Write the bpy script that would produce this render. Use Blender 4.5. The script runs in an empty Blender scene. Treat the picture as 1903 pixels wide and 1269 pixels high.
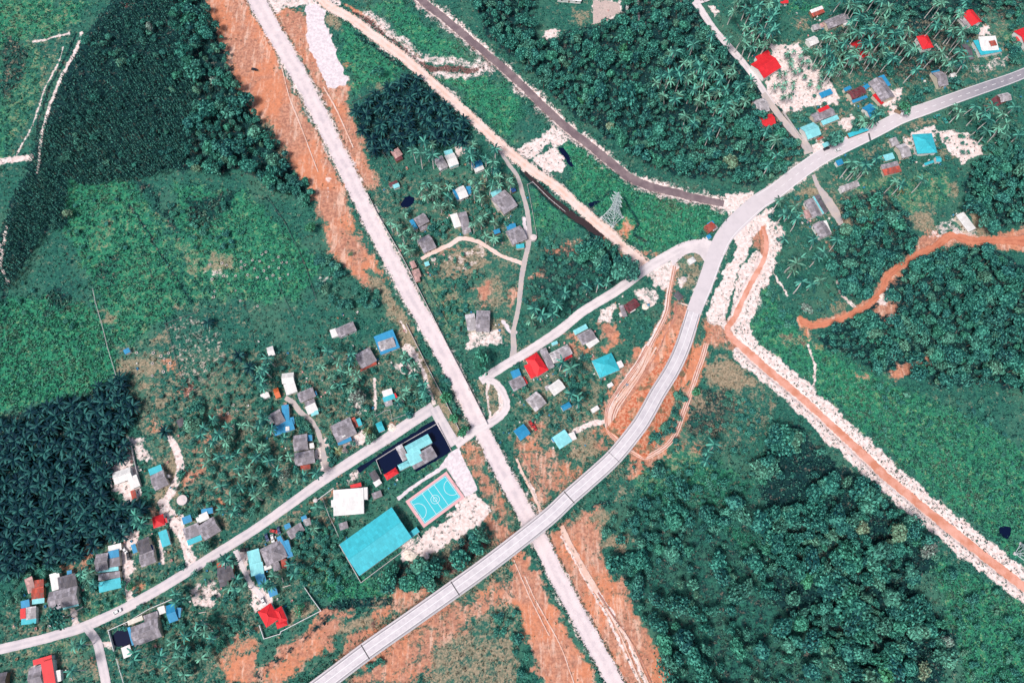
import bpy, math, random
import numpy as np
from mathutils import Vector
random.seed(7); rng = np.random.default_rng(7)
S = bpy.context.scene
COL = S.collection
# ------------------------------------------------------------------ camera, sky, sun, exposure
CH, TILT, FPX, CX, CY = 460.0, math.radians(18.8), 1400.0, 951.5, 634.5
cam = bpy.data.objects.new("camera", bpy.data.cameras.new("camera")); COL.objects.link(cam)
cam.location = (0, 0, CH); cam.rotation_euler = (TILT, 0, 0)
cam.data.sensor_width = 36; cam.data.lens = FPX / 1903 * 36
cam.data.clip_start = 1; cam.data.clip_end = 30000
S.camera = cam
SUN_EL, SUN_AZ = math.radians(60), math.radians(222)     # azimuth clockwise from +Y
w = bpy.data.worlds.new("World"); S.world = w; w.use_nodes = True
nt = w.node_tree
sky = nt.nodes.new("ShaderNodeTexSky"); sky.sky_type = 'NISHITA'; sky.sun_disc = False
sky.sun_elevation = SUN_EL; sky.sun_rotation = SUN_AZ; sky.dust_density = 4.0; sky.air_density = 1.0
nt.links.new(sky.outputs[0], nt.nodes["Background"].inputs[0]); nt.nodes["Background"].inputs[1].default_value = 0.05
sl = bpy.data.lights.new("sun", 'SUN'); sl.energy = 1.5; sl.angle = math.radians(13); sl.color = (1.0, 0.95, 0.91)
so = bpy.data.objects.new("sun", sl); COL.objects.link(so)
sd = Vector((math.sin(SUN_AZ) * math.cos(SUN_EL), math.cos(SUN_AZ) * math.cos(SUN_EL), math.sin(SUN_EL)))
so.rotation_euler = sd.to_track_quat('Z', 'Y').to_euler(); so.location = (0, 0, 600)
S.view_settings.view_transform = 'Standard'; S.view_settings.look = 'None'
S.view_settings.exposure = 1.1; S.view_settings.gamma = 1.0
S.cycles.max_bounces = 5; S.cycles.diffuse_bounces = 2; S.cycles.transparent_max_bounces = 4
# ------------------------------------------------------------------ projection helpers
ct, st = math.cos(TILT), math.sin(TILT)
def P(px, py, z=0.0):
    """world XY of photo pixel (px,py) on the level z"""
    u = (np.asarray(px, float) - CX) / FPX; v = (CY - np.asarray(py, float)) / FPX
    s = (CH - z) / (ct - v * st)
    return s * u, s * (v * ct + st)
def pix(x, y, z=0.0):
    yy = y * ct + (z - CH) * st; zz = -y * st + (z - CH) * ct
    return CX + FPX * x / -zz, CY - FPX * yy / -zz
TO = {r + str(i + 1): (ox, oy) for r, oy in zip('abcd', (0, 320, 640, 949)) for i, ox in enumerate((0, 480, 960, 1423))}
K = 1903 / 480
def q(t, x, y):
    if t == 'f': return (x, y)
    ox, oy = TO[t]; return (ox + x / K, oy + y / K)
def pl(t, s):
    n = [float(a) for a in s.replace(',', ' ').split()]
    return [q(t, n[i], n[i + 1]) for i in range(0, len(n), 2)]
# ------------------------------------------------------------------ raster of the site plan (1 cell = 1 photo pixel), used for soil weights and for keeping plants off roads
MG = 160; RW, RH = 1903 + 2 * MG, 1269 + 2 * MG
def vnoise(sc, seed):
    r = np.random.default_rng(seed); gw, gh = int(RW / sc) + 3, int(RH / sc) + 3
    g = r.random((gh, gw)); xs = np.arange(RW) / sc; ys = np.arange(RH) / sc
    xi, yi = xs.astype(int), ys.astype(int); fx, fy = xs - xi, ys - yi
    fx = fx * fx * (3 - 2 * fx); fy = fy * fy * (3 - 2 * fy)
    a = g[yi][:, xi]; b = g[yi][:, xi + 1]; c = g[yi + 1][:, xi]; d = g[yi + 1][:, xi + 1]
    fx = fx[None, :]; fy = fy[:, None]
    return (a * (1 - fx) + b * fx) * (1 - fy) + (c * (1 - fx) + d * fx) * fy
N_ = {s: vnoise(s, s + 1) - .5 for s in (4, 9, 22, 60)}
WX = (N_[22] * 1.2 + N_[9] * .9 + N_[4] * .6); WY = (vnoise(22, 91) - .5) * 1.2 + (vnoise(9, 92) - .5) * .9 + (vnoise(4, 93) - .5) * .6
def _win(pts, pad):
    xs = [p[0] + MG for p in pts]; ys = [p[1] + MG for p in pts]
    x0, x1 = max(0, int(min(xs) - pad)), min(RW, int(max(xs) + pad) + 1); y0, y1 = max(0, int(min(ys) - pad)), min(RH, int(max(ys) + pad) + 1)
    return x0, x1, y0, y1
def _seg(X, Y, a, b):
    dx, dy = b[0] - a[0], b[1] - a[1]; L = dx * dx + dy * dy + 1e-9
    t = np.clip(((X - a[0]) * dx + (Y - a[1]) * dy) / L, 0, 1)
    return (X - a[0] - t * dx) ** 2 + (Y - a[1] - t * dy) ** 2
def poly_w(R, pts, soft=4, warp=8, val=1.0):
    """raise raster R inside the polygon, with a soft ragged edge"""
    pad = soft + warp * 2; x0, x1, y0, y1 = _win(pts, pad)
    if x1 <= x0 or y1 <= y0: return
    sl_ = np.s_[y0:y1, x0:x1]
    X, Y = np.meshgrid(np.arange(x0, x1) - MG, np.arange(y0, y1) - MG); X = X + WX[sl_] * warp; Y = Y + WY[sl_] * warp
    d = np.full(X.shape, 1e9); ins = np.zeros(X.shape, bool); n = len(pts)
    for i in range(n):
        a, b = pts[i], pts[(i + 1) % n]; d = np.minimum(d, _seg(X, Y, a, b))
        c = ((a[1] > Y) != (b[1] > Y)); ins ^= c & (X < (b[0] - a[0]) * (Y - a[1]) / (b[1] - a[1] + 1e-12) + a[0])
    s = np.sqrt(d) * np.where(ins, 1, -1)
    R[sl_] = np.maximum(R[sl_], val * np.clip(.5 + s / (2 * soft), 0, 1))
def line_w(R, pts, hw, soft=3, warp=5, val=1.0):
    pad = hw + soft + warp * 2; x0, x1, y0, y1 = _win(pts, pad)
    if x1 <= x0 or y1 <= y0: return
    sl_ = np.s_[y0:y1, x0:x1]
    X, Y = np.meshgrid(np.arange(x0, x1) - MG, np.arange(y0, y1) - MG); X = X + WX[sl_] * warp; Y = Y + WY[sl_] * warp
    d = np.full(X.shape, 1e9)
    for a, b in zip(pts[:-1], pts[1:]): d = np.minimum(d, _seg(X, Y, a, b))
    s = hw - np.sqrt(d); R[sl_] = np.maximum(R[sl_], val * np.clip(.5 + s / (2 * soft), 0, 1))
def smp(R, px, py):
    return R[np.clip(np.rint(np.asarray(py) + MG).astype(int), 0, RH - 1), np.clip(np.rint(np.asarray(px) + MG).astype(int), 0, RW - 1)]
def Z(): return np.zeros((RH, RW), np.float32)
# ------------------------------------------------------------------ materials
MATS = {}
class NB:
    def __init__(s, name):
        s.m = bpy.data.materials.new(name); s.m.use_nodes = True; s.t = s.m.node_tree; s.b = s.t.nodes["Principled BSDF"]; MATS[name] = s.m
    def n(s, k, **kw):
        x = s.t.nodes.new(k)
        for a, v in kw.items(): setattr(x, a, v)
        return x
    def l(s, a, b): s.t.links.new(a, b)
    def math(s, op, a, b=None, clamp=False):
        x = s.n("ShaderNodeMath", operation=op, use_clamp=clamp)
        for i, v in enumerate((a, b)):
            if v is None: continue
            if isinstance(v, (int, float)): x.inputs[i].default_value = v
            else: s.l(v, x.inputs[i])
        return x.outputs[0]
    def mix(s, f, a, b, mode='MIX'):
        x = s.n("ShaderNodeMix", data_type='RGBA', blend_type=mode)
        for i, v in ((0, f), (6, a), (7, b)):
            if isinstance(v, (int, float)): x.inputs[i].default_value = v
            elif isinstance(v, tuple): x.inputs[i].default_value = (*v, 1)
            else: s.l(v, x.inputs[i])
        return x.outputs[2]
    def noise(s, scale, co=None, detail=3, rough=.6):
        x = s.n("ShaderNodeTexNoise"); x.inputs["Scale"].default_value = scale; x.inputs["Detail"].default_value = detail; x.inputs["Roughness"].default_value = rough
        if co is not None: s.l(co, x.inputs["Vector"])
        return x.outputs["Fac"]
    def step(s, v, lo, hi):
        x = s.n("ShaderNodeMapRange", interpolation_type='SMOOTHSTEP')
        s.l(v, x.inputs[0]); x.inputs[1].default_value = lo; x.inputs[2].default_value = hi; return x.outputs[0]
    def pos(s): return s.n("ShaderNodeNewGeometry").outputs["Position"]
    def bump(s, h, strength=.5, dist=.3):
        x = s.n("ShaderNodeBump"); x.inputs["Strength"].default_value = strength; x.inputs["Distance"].default_value = dist
        s.l(h, x.inputs["Height"]); s.l(x.outputs[0], s.b.inputs["Normal"])
    def out(s, c, rough=.8, spec=.3):
        if isinstance(c, tuple): s.b.inputs["Base Color"].default_value = (*c, 1)
        else: s.l(c, s.b.inputs["Base Color"])
        s.b.inputs["Roughness"].default_value = rough; s.b.inputs["Specular IOR Level"].default_value = spec
        return s.m
def mul(c, k): return tuple(min(1, x * k) for x in c)
def plain(name, c, rough=.7, var=.25, scale=1.5, spec=.3, metal=0):
    if name in MATS: return MATS[name]
    b = NB(name); f = b.noise(scale, b.pos()); b.out(b.mix(f, mul(c, 1 - var), mul(c, 1 + var)), rough, spec); b.b.inputs["Metallic"].default_value = metal
    return b.m
ROOFC = dict(grey=(.34, .315, .355), dgrey=(.13, .125, .15), lgrey=(.52, .49, .52), white=(.80, .78, .77), teal=(.045, .50, .60), cyan=(.25, .68, .73), blue=(.025, .28, .53),
             red=(.72, .025, .035), dred=(.17, .035, .05), rust=(.50, .09, .06), pink=(.60, .36, .34), orange=(.75, .16, .05), cream=(.72, .66, .58), deep=(.02, .09, .30))
def roofmat(k):
    nm = 'roof_' + k
    if nm in MATS: return MATS[nm]
    c = ROOFC[k]; b = NB(nm); uv = b.n("ShaderNodeTexCoord").outputs["UV"]
    br = b.n("ShaderNodeTexBrick"); b.l(uv, br.inputs["Vector"]); br.inputs["Scale"].default_value = 1; br.inputs["Brick Width"].default_value = 1.6; br.inputs["Row Height"].default_value = 2.6
    br.inputs["Mortar Size"].default_value = .05; br.inputs["Bias"].default_value = 0
    gv = k in ('grey', 'dgrey', 'lgrey', 'rust', 'pink', 'dred')
    lo, hi = (.62, 1.32) if gv else (.86, 1.08)
    br.inputs["Color1"].default_value = (*mul(c, lo), 1); br.inputs["Color2"].default_value = (*mul(c, hi), 1); br.inputs["Mortar"].default_value = (*mul(c, .55 if gv else .8), 1)
    ns = b.step(b.noise(.45, b.pos(), 5, .7), .42, .68)
    dirt = (.11, .10, .105) if gv else mul(c, .66)
    col = b.mix(b.math('MULTIPLY', ns, .6 if gv else .38), br.outputs[0], dirt)
    mp = b.n("ShaderNodeMapping"); mp.inputs["Scale"].default_value = (2.2, .16, 1); b.l(uv, mp.inputs[0])
    stn = b.step(b.noise(1.6, mp.outputs[0], 3, .6), .52, .7)
    col = b.mix(b.math('MULTIPLY', stn, .45 if gv else .22), col, mul(c, .5) if not gv else (.34, .27, .25))
    b.out(col, .55 if not gv else .85, .35 if not gv else .15)
    wv = b.n("ShaderNodeTexWave"); b.l(uv, wv.inputs[0]); wv.inputs["Scale"].default_value = .9; b.bump(wv.outputs["Fac"], .25, .06)
    return b.m
WALL = {k: plain('wall_' + k, c, .85, .12, .8) for k, c in dict(white=(.78, .76, .74), cream=(.66, .58, .47), grey=(.38, .37, .38), wood=(.26, .16, .10), blue=(.25, .45, .6), pink=(.7, .42, .4)).items()}
M_GLASS = plain('window_glass', (.02, .03, .045), .12, .2, spec=.6); M_DOOR = plain('door_wood', (.16, .08, .05), .6)
M_CONC = plain('concrete', (.56, .52, .53), .85, .12, .6); M_WHITE = plain('white_paint', (.8, .79, .8), .6, .06); M_TIMBER = plain('timber', (.30, .2, .14), .8)
M_STEEL = plain('galvanised_steel', (.50, .60, .62), .5, .12, spec=.4); M_BLACK = plain('black_rubber', (.015, .015, .018), .7)
M_DARKFENCE = plain('weathered_fence', (.12, .13, .14), .8)
# ------------------------------------------------------------------ object helpers
def npmesh(name, V, F, mats=(), mi=None, smooth=False, uv=None):
    """V (n,3), F (m,k) all faces with k corners"""
    V = np.asarray(V, np.float32); F = np.asarray(F, np.int32); me = bpy.data.meshes.new(name); m, k = F.shape
    me.vertices.add(len(V)); me.vertices.foreach_set('co', V.ravel()); me.loops.add(m * k); me.loops.foreach_set('vertex_index', F.ravel())
    me.polygons.add(m); me.polygons.foreach_set('loop_start', np.arange(0, m * k, k, dtype=np.int32)); me.polygons.foreach_set('loop_total', np.full(m, k, np.int32))
    for x in mats: me.materials.append(x)
    if mi is not None: me.polygons.foreach_set('material_index', np.asarray(mi, np.int32))
    if uv is not None: me.uv_layers.new(name='UVMap').data.foreach_set('uv', np.asarray(uv, np.float32)[F.ravel()].ravel())
    if smooth: me.polygons.foreach_set('use_smooth', np.ones(m, bool))
    me.update(calc_edges=True); return me
def attr(me, name, vals):
    a = me.attributes.new(name, 'FLOAT', 'POINT'); a.data.foreach_set('value', np.asarray(vals, np.float32))
class MB:
    """collects polygons into one mesh"""
    def __init__(s): s.v = []; s.f = []; s.m = []; s.uv = {}
    def face(s, pts, mi=0, uv=None):
        i = len(s.v); s.v += [tuple(p) for p in pts]; s.f.append(tuple(range(i, i + len(pts)))); s.m.append(mi)
        if uv: s.uv[len(s.f) - 1] = uv
    def hexa(s, b, t, mi=0):
        """bottom and top quads, same winding"""
        s.face(t, mi); s.face(b[::-1], mi)
        for i in range(4): j = (i + 1) % 4; s.face((b[i], b[j], t[j], t[i]), mi)
    def box(s, x0, x1, y0, y1, z0, z1, mi=0):
        s.hexa([(x0, y0, z0), (x1, y0, z0), (x1, y1, z0), (x0, y1, z0)], [(x0, y0, z1), (x1, y0, z1), (x1, y1, z1), (x0, y1, z1)], mi)
    def bar(s, a, b, r, mi=0, r2=None):
        a, b = Vector(a), Vector(b); d = (b - a).normalized(); u = d.cross(Vector((0, 0, 1)) if abs(d.z) < .9 else Vector((1, 0, 0))).normalized(); w_ = d.cross(u); r2 = r2 or r
        s.hexa([a + u * x * r + w_ * y * r for x, y in ((1, 1), (-1, 1), (-1, -1), (1, -1))], [b + u * x * r2 + w_ * y * r2 for x, y in ((1, 1), (-1, 1), (-1, -1), (1, -1))], mi)
    def tube(s, a, b, r, n=10, r2=None, mi=0, cap=True):
        a, b = Vector(a), Vector(b); d = (b - a).normalized(); u = d.cross(Vector((0, 0, 1)) if abs(d.z) < .9 else Vector((1, 0, 0))).normalized(); w_ = d.cross(u); r2 = r if r2 is None else r2
        A = [a + (u * math.cos(k * 2 * math.pi / n) + w_ * math.sin(k * 2 * math.pi / n)) * r for k in range(n)]; B = [b + (u * math.cos(k * 2 * math.pi / n) + w_ * math.sin(k * 2 * math.pi / n)) * r2 for k in range(n)]
        for k in range(n): s.face((A[k], A[(k + 1) % n], B[(k + 1) % n], B[k]), mi)
        if cap: s.face(B, mi); s.face(A[::-1], mi)
    def mesh(s, name, mats):
        me = bpy.data.meshes.new(name); me.from_pydata(s.v, [], s.f)
        for x in mats: me.materials.append(x)
        me.polygons.foreach_set('material_index', s.m)
        if s.uv:
            L = me.uv_layers.new(name='UVMap')
            for i, uv in s.uv.items():
                for k, li in enumerate(me.polygons[i].loop_indices): L.data[li].uv = uv[k]
        me.update(); return me
    def obj(s, name, mats, parent=None):
        return link(name, s.mesh(name, mats if isinstance(mats, (list, tuple)) else [mats]), parent)
def link(name, me, parent=None, loc=(0, 0, 0), rz=0.0, sc=1.0):
    o = bpy.data.objects.new(name, me); COL.objects.link(o); o.location = loc; o.rotation_euler = (0, 0, rz); o.scale = (sc,) * 3 if not isinstance(sc, tuple) else sc
    if parent: o.parent = parent
    return o
def tag(o, label, cat, group=None, kind=None):
    if label: o['label'] = label
    if cat: o['category'] = cat
    if group: o['group'] = group
    if kind: o['kind'] = kind
    return o
def thing(name, label, cat, loc=(0, 0, 0), rz=0, group=None):
    return tag(link(name, None, None, loc, rz), label, cat, group)
def struct(o): o['kind'] = 'structure'; return o
def catmull(pts, step=4.0):
    pts = [np.array(p, float) for p in pts]; p = [2 * pts[0] - pts[1]] + pts + [2 * pts[-1] - pts[-2]]; out = []
    for i in range(1, len(p) - 2):
        n = max(2, int(np.linalg.norm((p[i + 1] - p[i])[:2]) / step))
        for k in range(n):
            t = k / n; out.append(.5 * (2 * p[i] + (p[i + 1] - p[i - 1]) * t + (2 * p[i - 1] - 5 * p[i] + 4 * p[i + 1] - p[i + 2]) * t * t + (3 * p[i] - p[i - 1] - 3 * p[i + 1] + p[i + 2]) * t ** 3))
    out.append(p[-2]); return np.array(out)
def inside_pt(pts, x, y):
    c = False
    for i in range(len(pts)):
        a, b_ = pts[i], pts[(i + 1) % len(pts)]
        if (a[1] > y) != (b_[1] > y) and x < (b_[0] - a[0]) * (y - a[1]) / (b_[1] - a[1] + 1e-12) + a[0]: c = not c
    return c
# ================================================================== SITE PLAN (photo pixels; tile letter + coordinates inside that tile)
OR, SA, DR, LU, DK, GV, BR, AS = (Z() for _ in range(8)); BLK = Z(); WAT = Z(); FLAT = Z()
F = 'f'
# ---- centre lines
TRACK = pl(F, '430 -95 462 -30 487 20 508 57 540 112 573 172 603 232 636 300 668 366 700 430 731 490 762 548 795 605 828 664 858 722 888 784 915 838 945 896 977 955 1003 1004 1032 1062 1062 1120 1095 1180 1128 1240 1170 1320')
VROAD = pl(F, '-60 1222 0 1206 60 1192 101 1181 151 1166 219 1136 277 1105 328 1075 403 1028 480 979 540 936 601 892 656 855 732 806 775 777 806 757')
PONDLANE = pl(F, '806 757 815 774 830 800 846 826')
CROSS = pl(F, '846 826 872 806 903 790 926 776 941 757 937 734 922 712 905 706')
SIDE = pl(F, '161 1165 180 1192 188 1225 197 1269 208 1330')
MID = pl(F, '893 708 935 681 985 651 1040 614 1086 577 1146 540 1198 502 1245 474 1285 458 1330 462')
MAIN = pl(F, '1960 112 1887 143 1830 163 1776 182 1722 202 1675 219 1635 239 1600 256 1560 275 1524 294 1480 325 1440 356 1412 374 1389 394 1360 422 1342 446 1328 478 1318 506 1308 534 1297 560 1289 580')
OVER = pl(F, '1289 580 1270 640 1250 685 1222 731 1203 766 1184 796 1141 849 1091 895 1058 924 1020 960 960 1008 900 1054 846 1093 760 1154 679 1211 609 1264 500 1345')
DIAG = pl(F, '560 -60 590 -10 615 14 655 36 700 70 745 103 790 142 838 184 880 222 915 254 952 288 995 320 1040 352 1072 380 1103 408 1140 440 1170 468 1206 500')
DCANAL = pl(F, '700 -80 740 -38 782 0 830 38 880 80 930 122 977 166 1020 208 1057 240 1120 290 1165 326 1205 345 1250 357 1290 367 1345 379')
RCANAL = pl(F, '1418 420 1424 452 1418 486 1400 520 1384 548 1368 585 1352 610 1358 625 1385 650 1430 690 1470 722 1515 762 1560 804 1605 845 1650 888 1700 930 1740 962 1785 998 1830 1034 1903 1090 1980 1150')
RTRACK = pl('b4', '1990 470 1903 505 1700 500 1500 500 1350 470 1240 560 1120 610 1000 690 900 770 850 880 740 990 640 1040 500 1100 350 1130 260 1090')
LANEB = pl('b3', '-120 -160 -60 -60 10 40 50 180 80 300 97 450 80 560 60 650 35 800 20 950 0 1060 -25 1180 -20 1290 -30 1385')
LANEC = pl('b2', '1200 640 1330 570 1420 530 1490 490 1600 505 1700 560 1800 620 1903 655 1945 675')
LANED = pl('c2', '520 960 490 860 470 740 430 620 380 550 310 500 260 430 200 390')
LANEE = pl('a3', '1310 10 1350 60 1400 140 1470 235 1560 340 1700 500 1800 640 1890 780'); LANEE2 = pl('a4', '-20 690 60 800 180 950 250 1020 300 1080 320 1130')
LANEF = pl('d1', '1735 290 1790 420 1850 540 1920 620 1960 700')
LANEG = pl('b4', '350 20 390 110 470 230 530 330 560 400')
LANEH = pl('a3', '1310 10 1380 -5 1460 -40')
DIRTS = [  # light earth tracks: tile, coords, half width px, strength
 ('d1', '1200 -60 1260 30 1330 150 1380 300 1405 390', 9), ('c1', '1255 690 1300 760 1330 900 1300 1010 1230 1130 1200 1250', 7), ('c2', '1700 260 1680 350 1700 450 1715 560', 2.5), ('c2', '1740 270 1790 380 1790 480 1700 580', 4),
 ('c3', '960 10 870 170 760 320 690 440 665 540 690 640 740 710', 4), ('c3', '660 560 540 580 430 640', 5), ('d3', '330 130 430 300 580 560 700 760 830 960 960 1290', 3.2), ('d3', '330 190 450 400 560 600 690 820 920 1290', 2),
 ('c2', '1080 0 1180 130 1230 240 1290 430', 3), ('c2', '850 250 860 420 860 520', 2), ('b3', '1160 700 1120 900 1095 1050 980 1260', 4), ('c3', '20 900 120 1080 180 1240', 3), ('a3', '895 0 905 100 900 210', 1.6),
 ('a1', '600 240 545 400 500 470 450 560 400 680 360 780 320 930 300 1050 270 1269', 2.6), ('a1', '-60 1215 0 1195 120 1175 225 1160', 5), ('a1', '240 310 400 270 510 250', 1.5), ('a1', '470 340 430 460 330 640 240 930 120 1150', 1.2),
 ('c4', '310 0 370 150 365 260 330 350', 2), ('b4', '0 430 60 620 60 740 160 900', 1.8), ('b4', '530 810 560 900 650 990', 2.5), ('d1', '940 170 920 330 930 560 960 650', 6), ('a4', '940 800 945 870 990 850', 7),
 ('d1', '540 740 560 830', 5), ('d1', '1180 220 1200 380', 3.5), ('b1', '-20 520 10 590 0 690 60 800', 3), ('b1', '50 400 20 520', 3), ('b2', '1040 1100 1090 1180', 1.5)]
# ---- orange and tan earth
for t, s, v in [
 ('f', '360 -60 385 0 402 55 430 125 452 178 498 232 535 285 568 350 600 410 614 462 650 505 690 540 660 470 640 420 640 350 610 290 570 210 520 110 470 20 450 -60', 1), ('f', '500 10 560 22 588 60 592 110 606 152 645 160 656 205 668 262 690 330 697 352 668 345 640 285 606 200 566 125 525 60', .9),
 ('b2', '340 0 520 0 640 220 720 420 830 600 930 760 960 830 870 770 760 700 650 660 560 640 500 480 520 320 480 240 380 90', .8), ('c2', '1480 730 1600 700 1650 790 1760 1050 1870 1269 1780 1269 1640 1080', .62), ('d2', '1700 0 1760 60 1900 200 1790 260 1720 200 1640 90 1600 30', .8),
 ('c3', '20 720 100 690 240 760 330 850 420 900 500 950 430 1050 300 1090 230 1180 150 1269 60 1100 80 960 30 850', .62), ('c3', '560 590 600 610 640 700 700 760 640 800 580 700', .7),
 ('d2', '0 1190 120 1080 260 950 400 840 480 740 500 770 380 890 280 990 120 1130 0 1240', 1), ('d2', '0 1269 90 1160 250 1010 430 870 560 760 700 720 600 870 520 1010 330 1120 200 1269', .85), ('d2', '940 640 1000 610 1180 560 1220 520 1320 560 1240 640 1150 720 1050 760 880 800 800 740 1000 690', .8),
 ('d2', '700 900 900 830 1200 760 1350 690 1560 640 1700 530 1903 480 1903 700 1800 700 1560 800 1500 900 1300 1000 1280 1180 1100 1290 600 1290 760 1180 560 1100', .68), ('d2', '940 1040 1080 980 1180 1050 1050 1200 940 1280', 1), ('d2', '1180 760 1340 740 1350 860 1250 900', 1),
 ('d3', '-20 300 90 330 200 560 330 830 480 1050 600 1300 200 1300 120 1040 60 900 20 760 -60 640', 1), ('d3', '0 480 110 500 200 700 300 860 430 990 500 1200 520 1300 300 1300 260 1020 160 820', .95),
 ('d3', '230 180 400 60 560 60 620 180 640 300 720 480 790 540 850 640 920 820 1060 1060 1170 1300 780 1300 640 1080 480 780 330 470', .85), ('d3', '380 90 520 10 600 0 560 60 420 110', 1), ('d3', '570 380 650 440 620 500 590 480', 1), ('d3', '700 600 790 640 830 830 760 800', 1),
 ('c3', '900 20 1190 10 1130 180 1000 330 880 520 760 700 690 640 640 520 760 330 860 150', 1), ('c3', '760 160 900 20 960 20 900 150 800 330 690 520 660 700 600 560 640 400', .6), ('b3', '1180 930 1290 950 1230 1180 1200 1290 960 1290 1060 1160 1140 1050', .95), ('c3', '1250 0 1400 0 1360 130 1290 300 1200 360 1130 330 1180 200', 1), ('c3', '1040 440 1130 410 1160 470 1100 580 1020 580 970 600 950 560', 1),
 ('c3', '1395 0 1300 330 1230 520 1160 720 1080 780 1000 800 1130 600 1230 330 1330 120', .5), ('c3', '835 780 1000 810 1130 740 1080 830 980 900 890 970 830 1020 850 900', .95), ('c3', '1180 760 1340 730 1370 760 1200 800', .6), ('b3', '1380 1100 1440 1080 1620 1240 1600 1290 1380 1290', .8), ('b3', '1720 400 1800 400 1830 480 1790 620 1720 720 1680 740 1760 560', .8),
 ('b4', '1150 480 1280 430 1400 450 1440 500 1300 560 1230 600 1150 620 1070 620', 1), ('b4', '1440 500 1680 480 1780 440 1990 380 1990 660 1840 560 1560 540', 1), ('b4', '880 770 990 700 1000 760 910 860 970 1040 920 1090 820 1010 840 880', .9), ('b4', '250 1080 360 1130 300 1200 400 1269 300 1230 260 1130', .8),
 ('c4', '910 210 960 170 940 100 1000 155 1120 130 1140 150 1020 230 960 245', 1), ('c4', '1160 110 1195 85 1210 100 1170 125', 1), ('c4', '660 190 760 230 740 242 680 205', .9),
 ('b3', '740 420 800 360 850 400 790 450 770 470', .9), ('b3', '900 580 1050 600 1090 590 1060 630 960 620', .9), ('b3', '620 460 780 560 900 690 880 720 720 560 600 500', .7), ('b3', '620 1110 720 1140 760 1260 680 1260 630 1180', 1), ('c3', '430 0 520 30 560 110 480 80', 1), ('c3', '590 0 740 -20 690 40 620 40', 1), ('b3', '350 1190 440 1180 470 1290 400 1290', .8),
 ('b2', '1590 850 1680 820 1710 880 1690 960 1620 930', 1), ('b2', '1830 870 1890 850 1890 940 1850 1040 1830 960', .9), ('b2', '1330 960 1380 960 1370 1030', .6), ('b3', '220 570 330 520 480 500 490 590 330 590 230 600', .55), ('b3', '80 710 200 700 180 790 90 780', .5), ('b3', '100 900 170 910 160 960 110 960', .5),
 ('c1', '1350 950 1430 930 1500 850 1540 900 1490 980 1400 1020 1350 1020', 1), ('c1', '1590 1130 1650 1120 1600 1190', .9), ('c1', '1170 110 1270 90 1310 200 1230 200', .55), ('c1', '1570 490 1660 470 1700 540 1640 590', .6), ('c1', '1400 760 1550 680 1520 760 1400 790', .7), ('c1', '1090 560 1160 560 1160 700 1110 650', .6), ('c1', '1440 270 1370 380 1300 330 1360 320', .8),
 ('d1', '380 330 460 400 600 390 600 300 690 250 690 300 650 400 480 450', .9), ('d1', '950 590 1030 550 1010 620 970 630', 1), ('d1', '1090 0 1200 0 1150 60 1100 60', .8), ('d1', '1620 1160 1903 1000 1903 1290 1690 1269', .85), ('d1', '1760 900 1903 840 1903 1000 1700 1180 1600 1130', .5), ('d1', '670 1080 700 1090 715 1170 690 1160', .8),
 ('c2', '560 930 640 850 720 800 640 880 580 960', .8), ('c2', '940 600 990 570 1020 600 960 630', .7), ('c2', '230 1250 420 1150 600 1040 680 1000 640 1050 480 1160', .6), ('a4', '1000 980 1060 1010 1080 1080 1030 1060', .9), ('b4', '430 540 520 520 500 560 440 580', .6), ('b4', '210 220 290 230 300 320 250 290', .5), ('b2', '1190 630 1330 560 1460 530 1450 570 1320 600 1220 640', .6), ('c3', '0 620 160 560 200 640 90 720 -20 740', .6), ('a2', '630 470 680 480 670 500 630 500', .9)]:
    poly_w(OR, pl(t, s), 8, 12, v)
line_w(OR, RTRACK, 8, 4, 6); line_w(OR, pl('a2', '640 30 820 130 960 250 1100 340 1220 450'), 3, 2, 3, .7)
for o in (7, -7): line_w(OR, [(x + o * .77, y - o * .64) for x, y in RCANAL], 3.2, 2, 3, .9)
line_w(OR, RCANAL, 9, 3, 2, .9)
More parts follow.
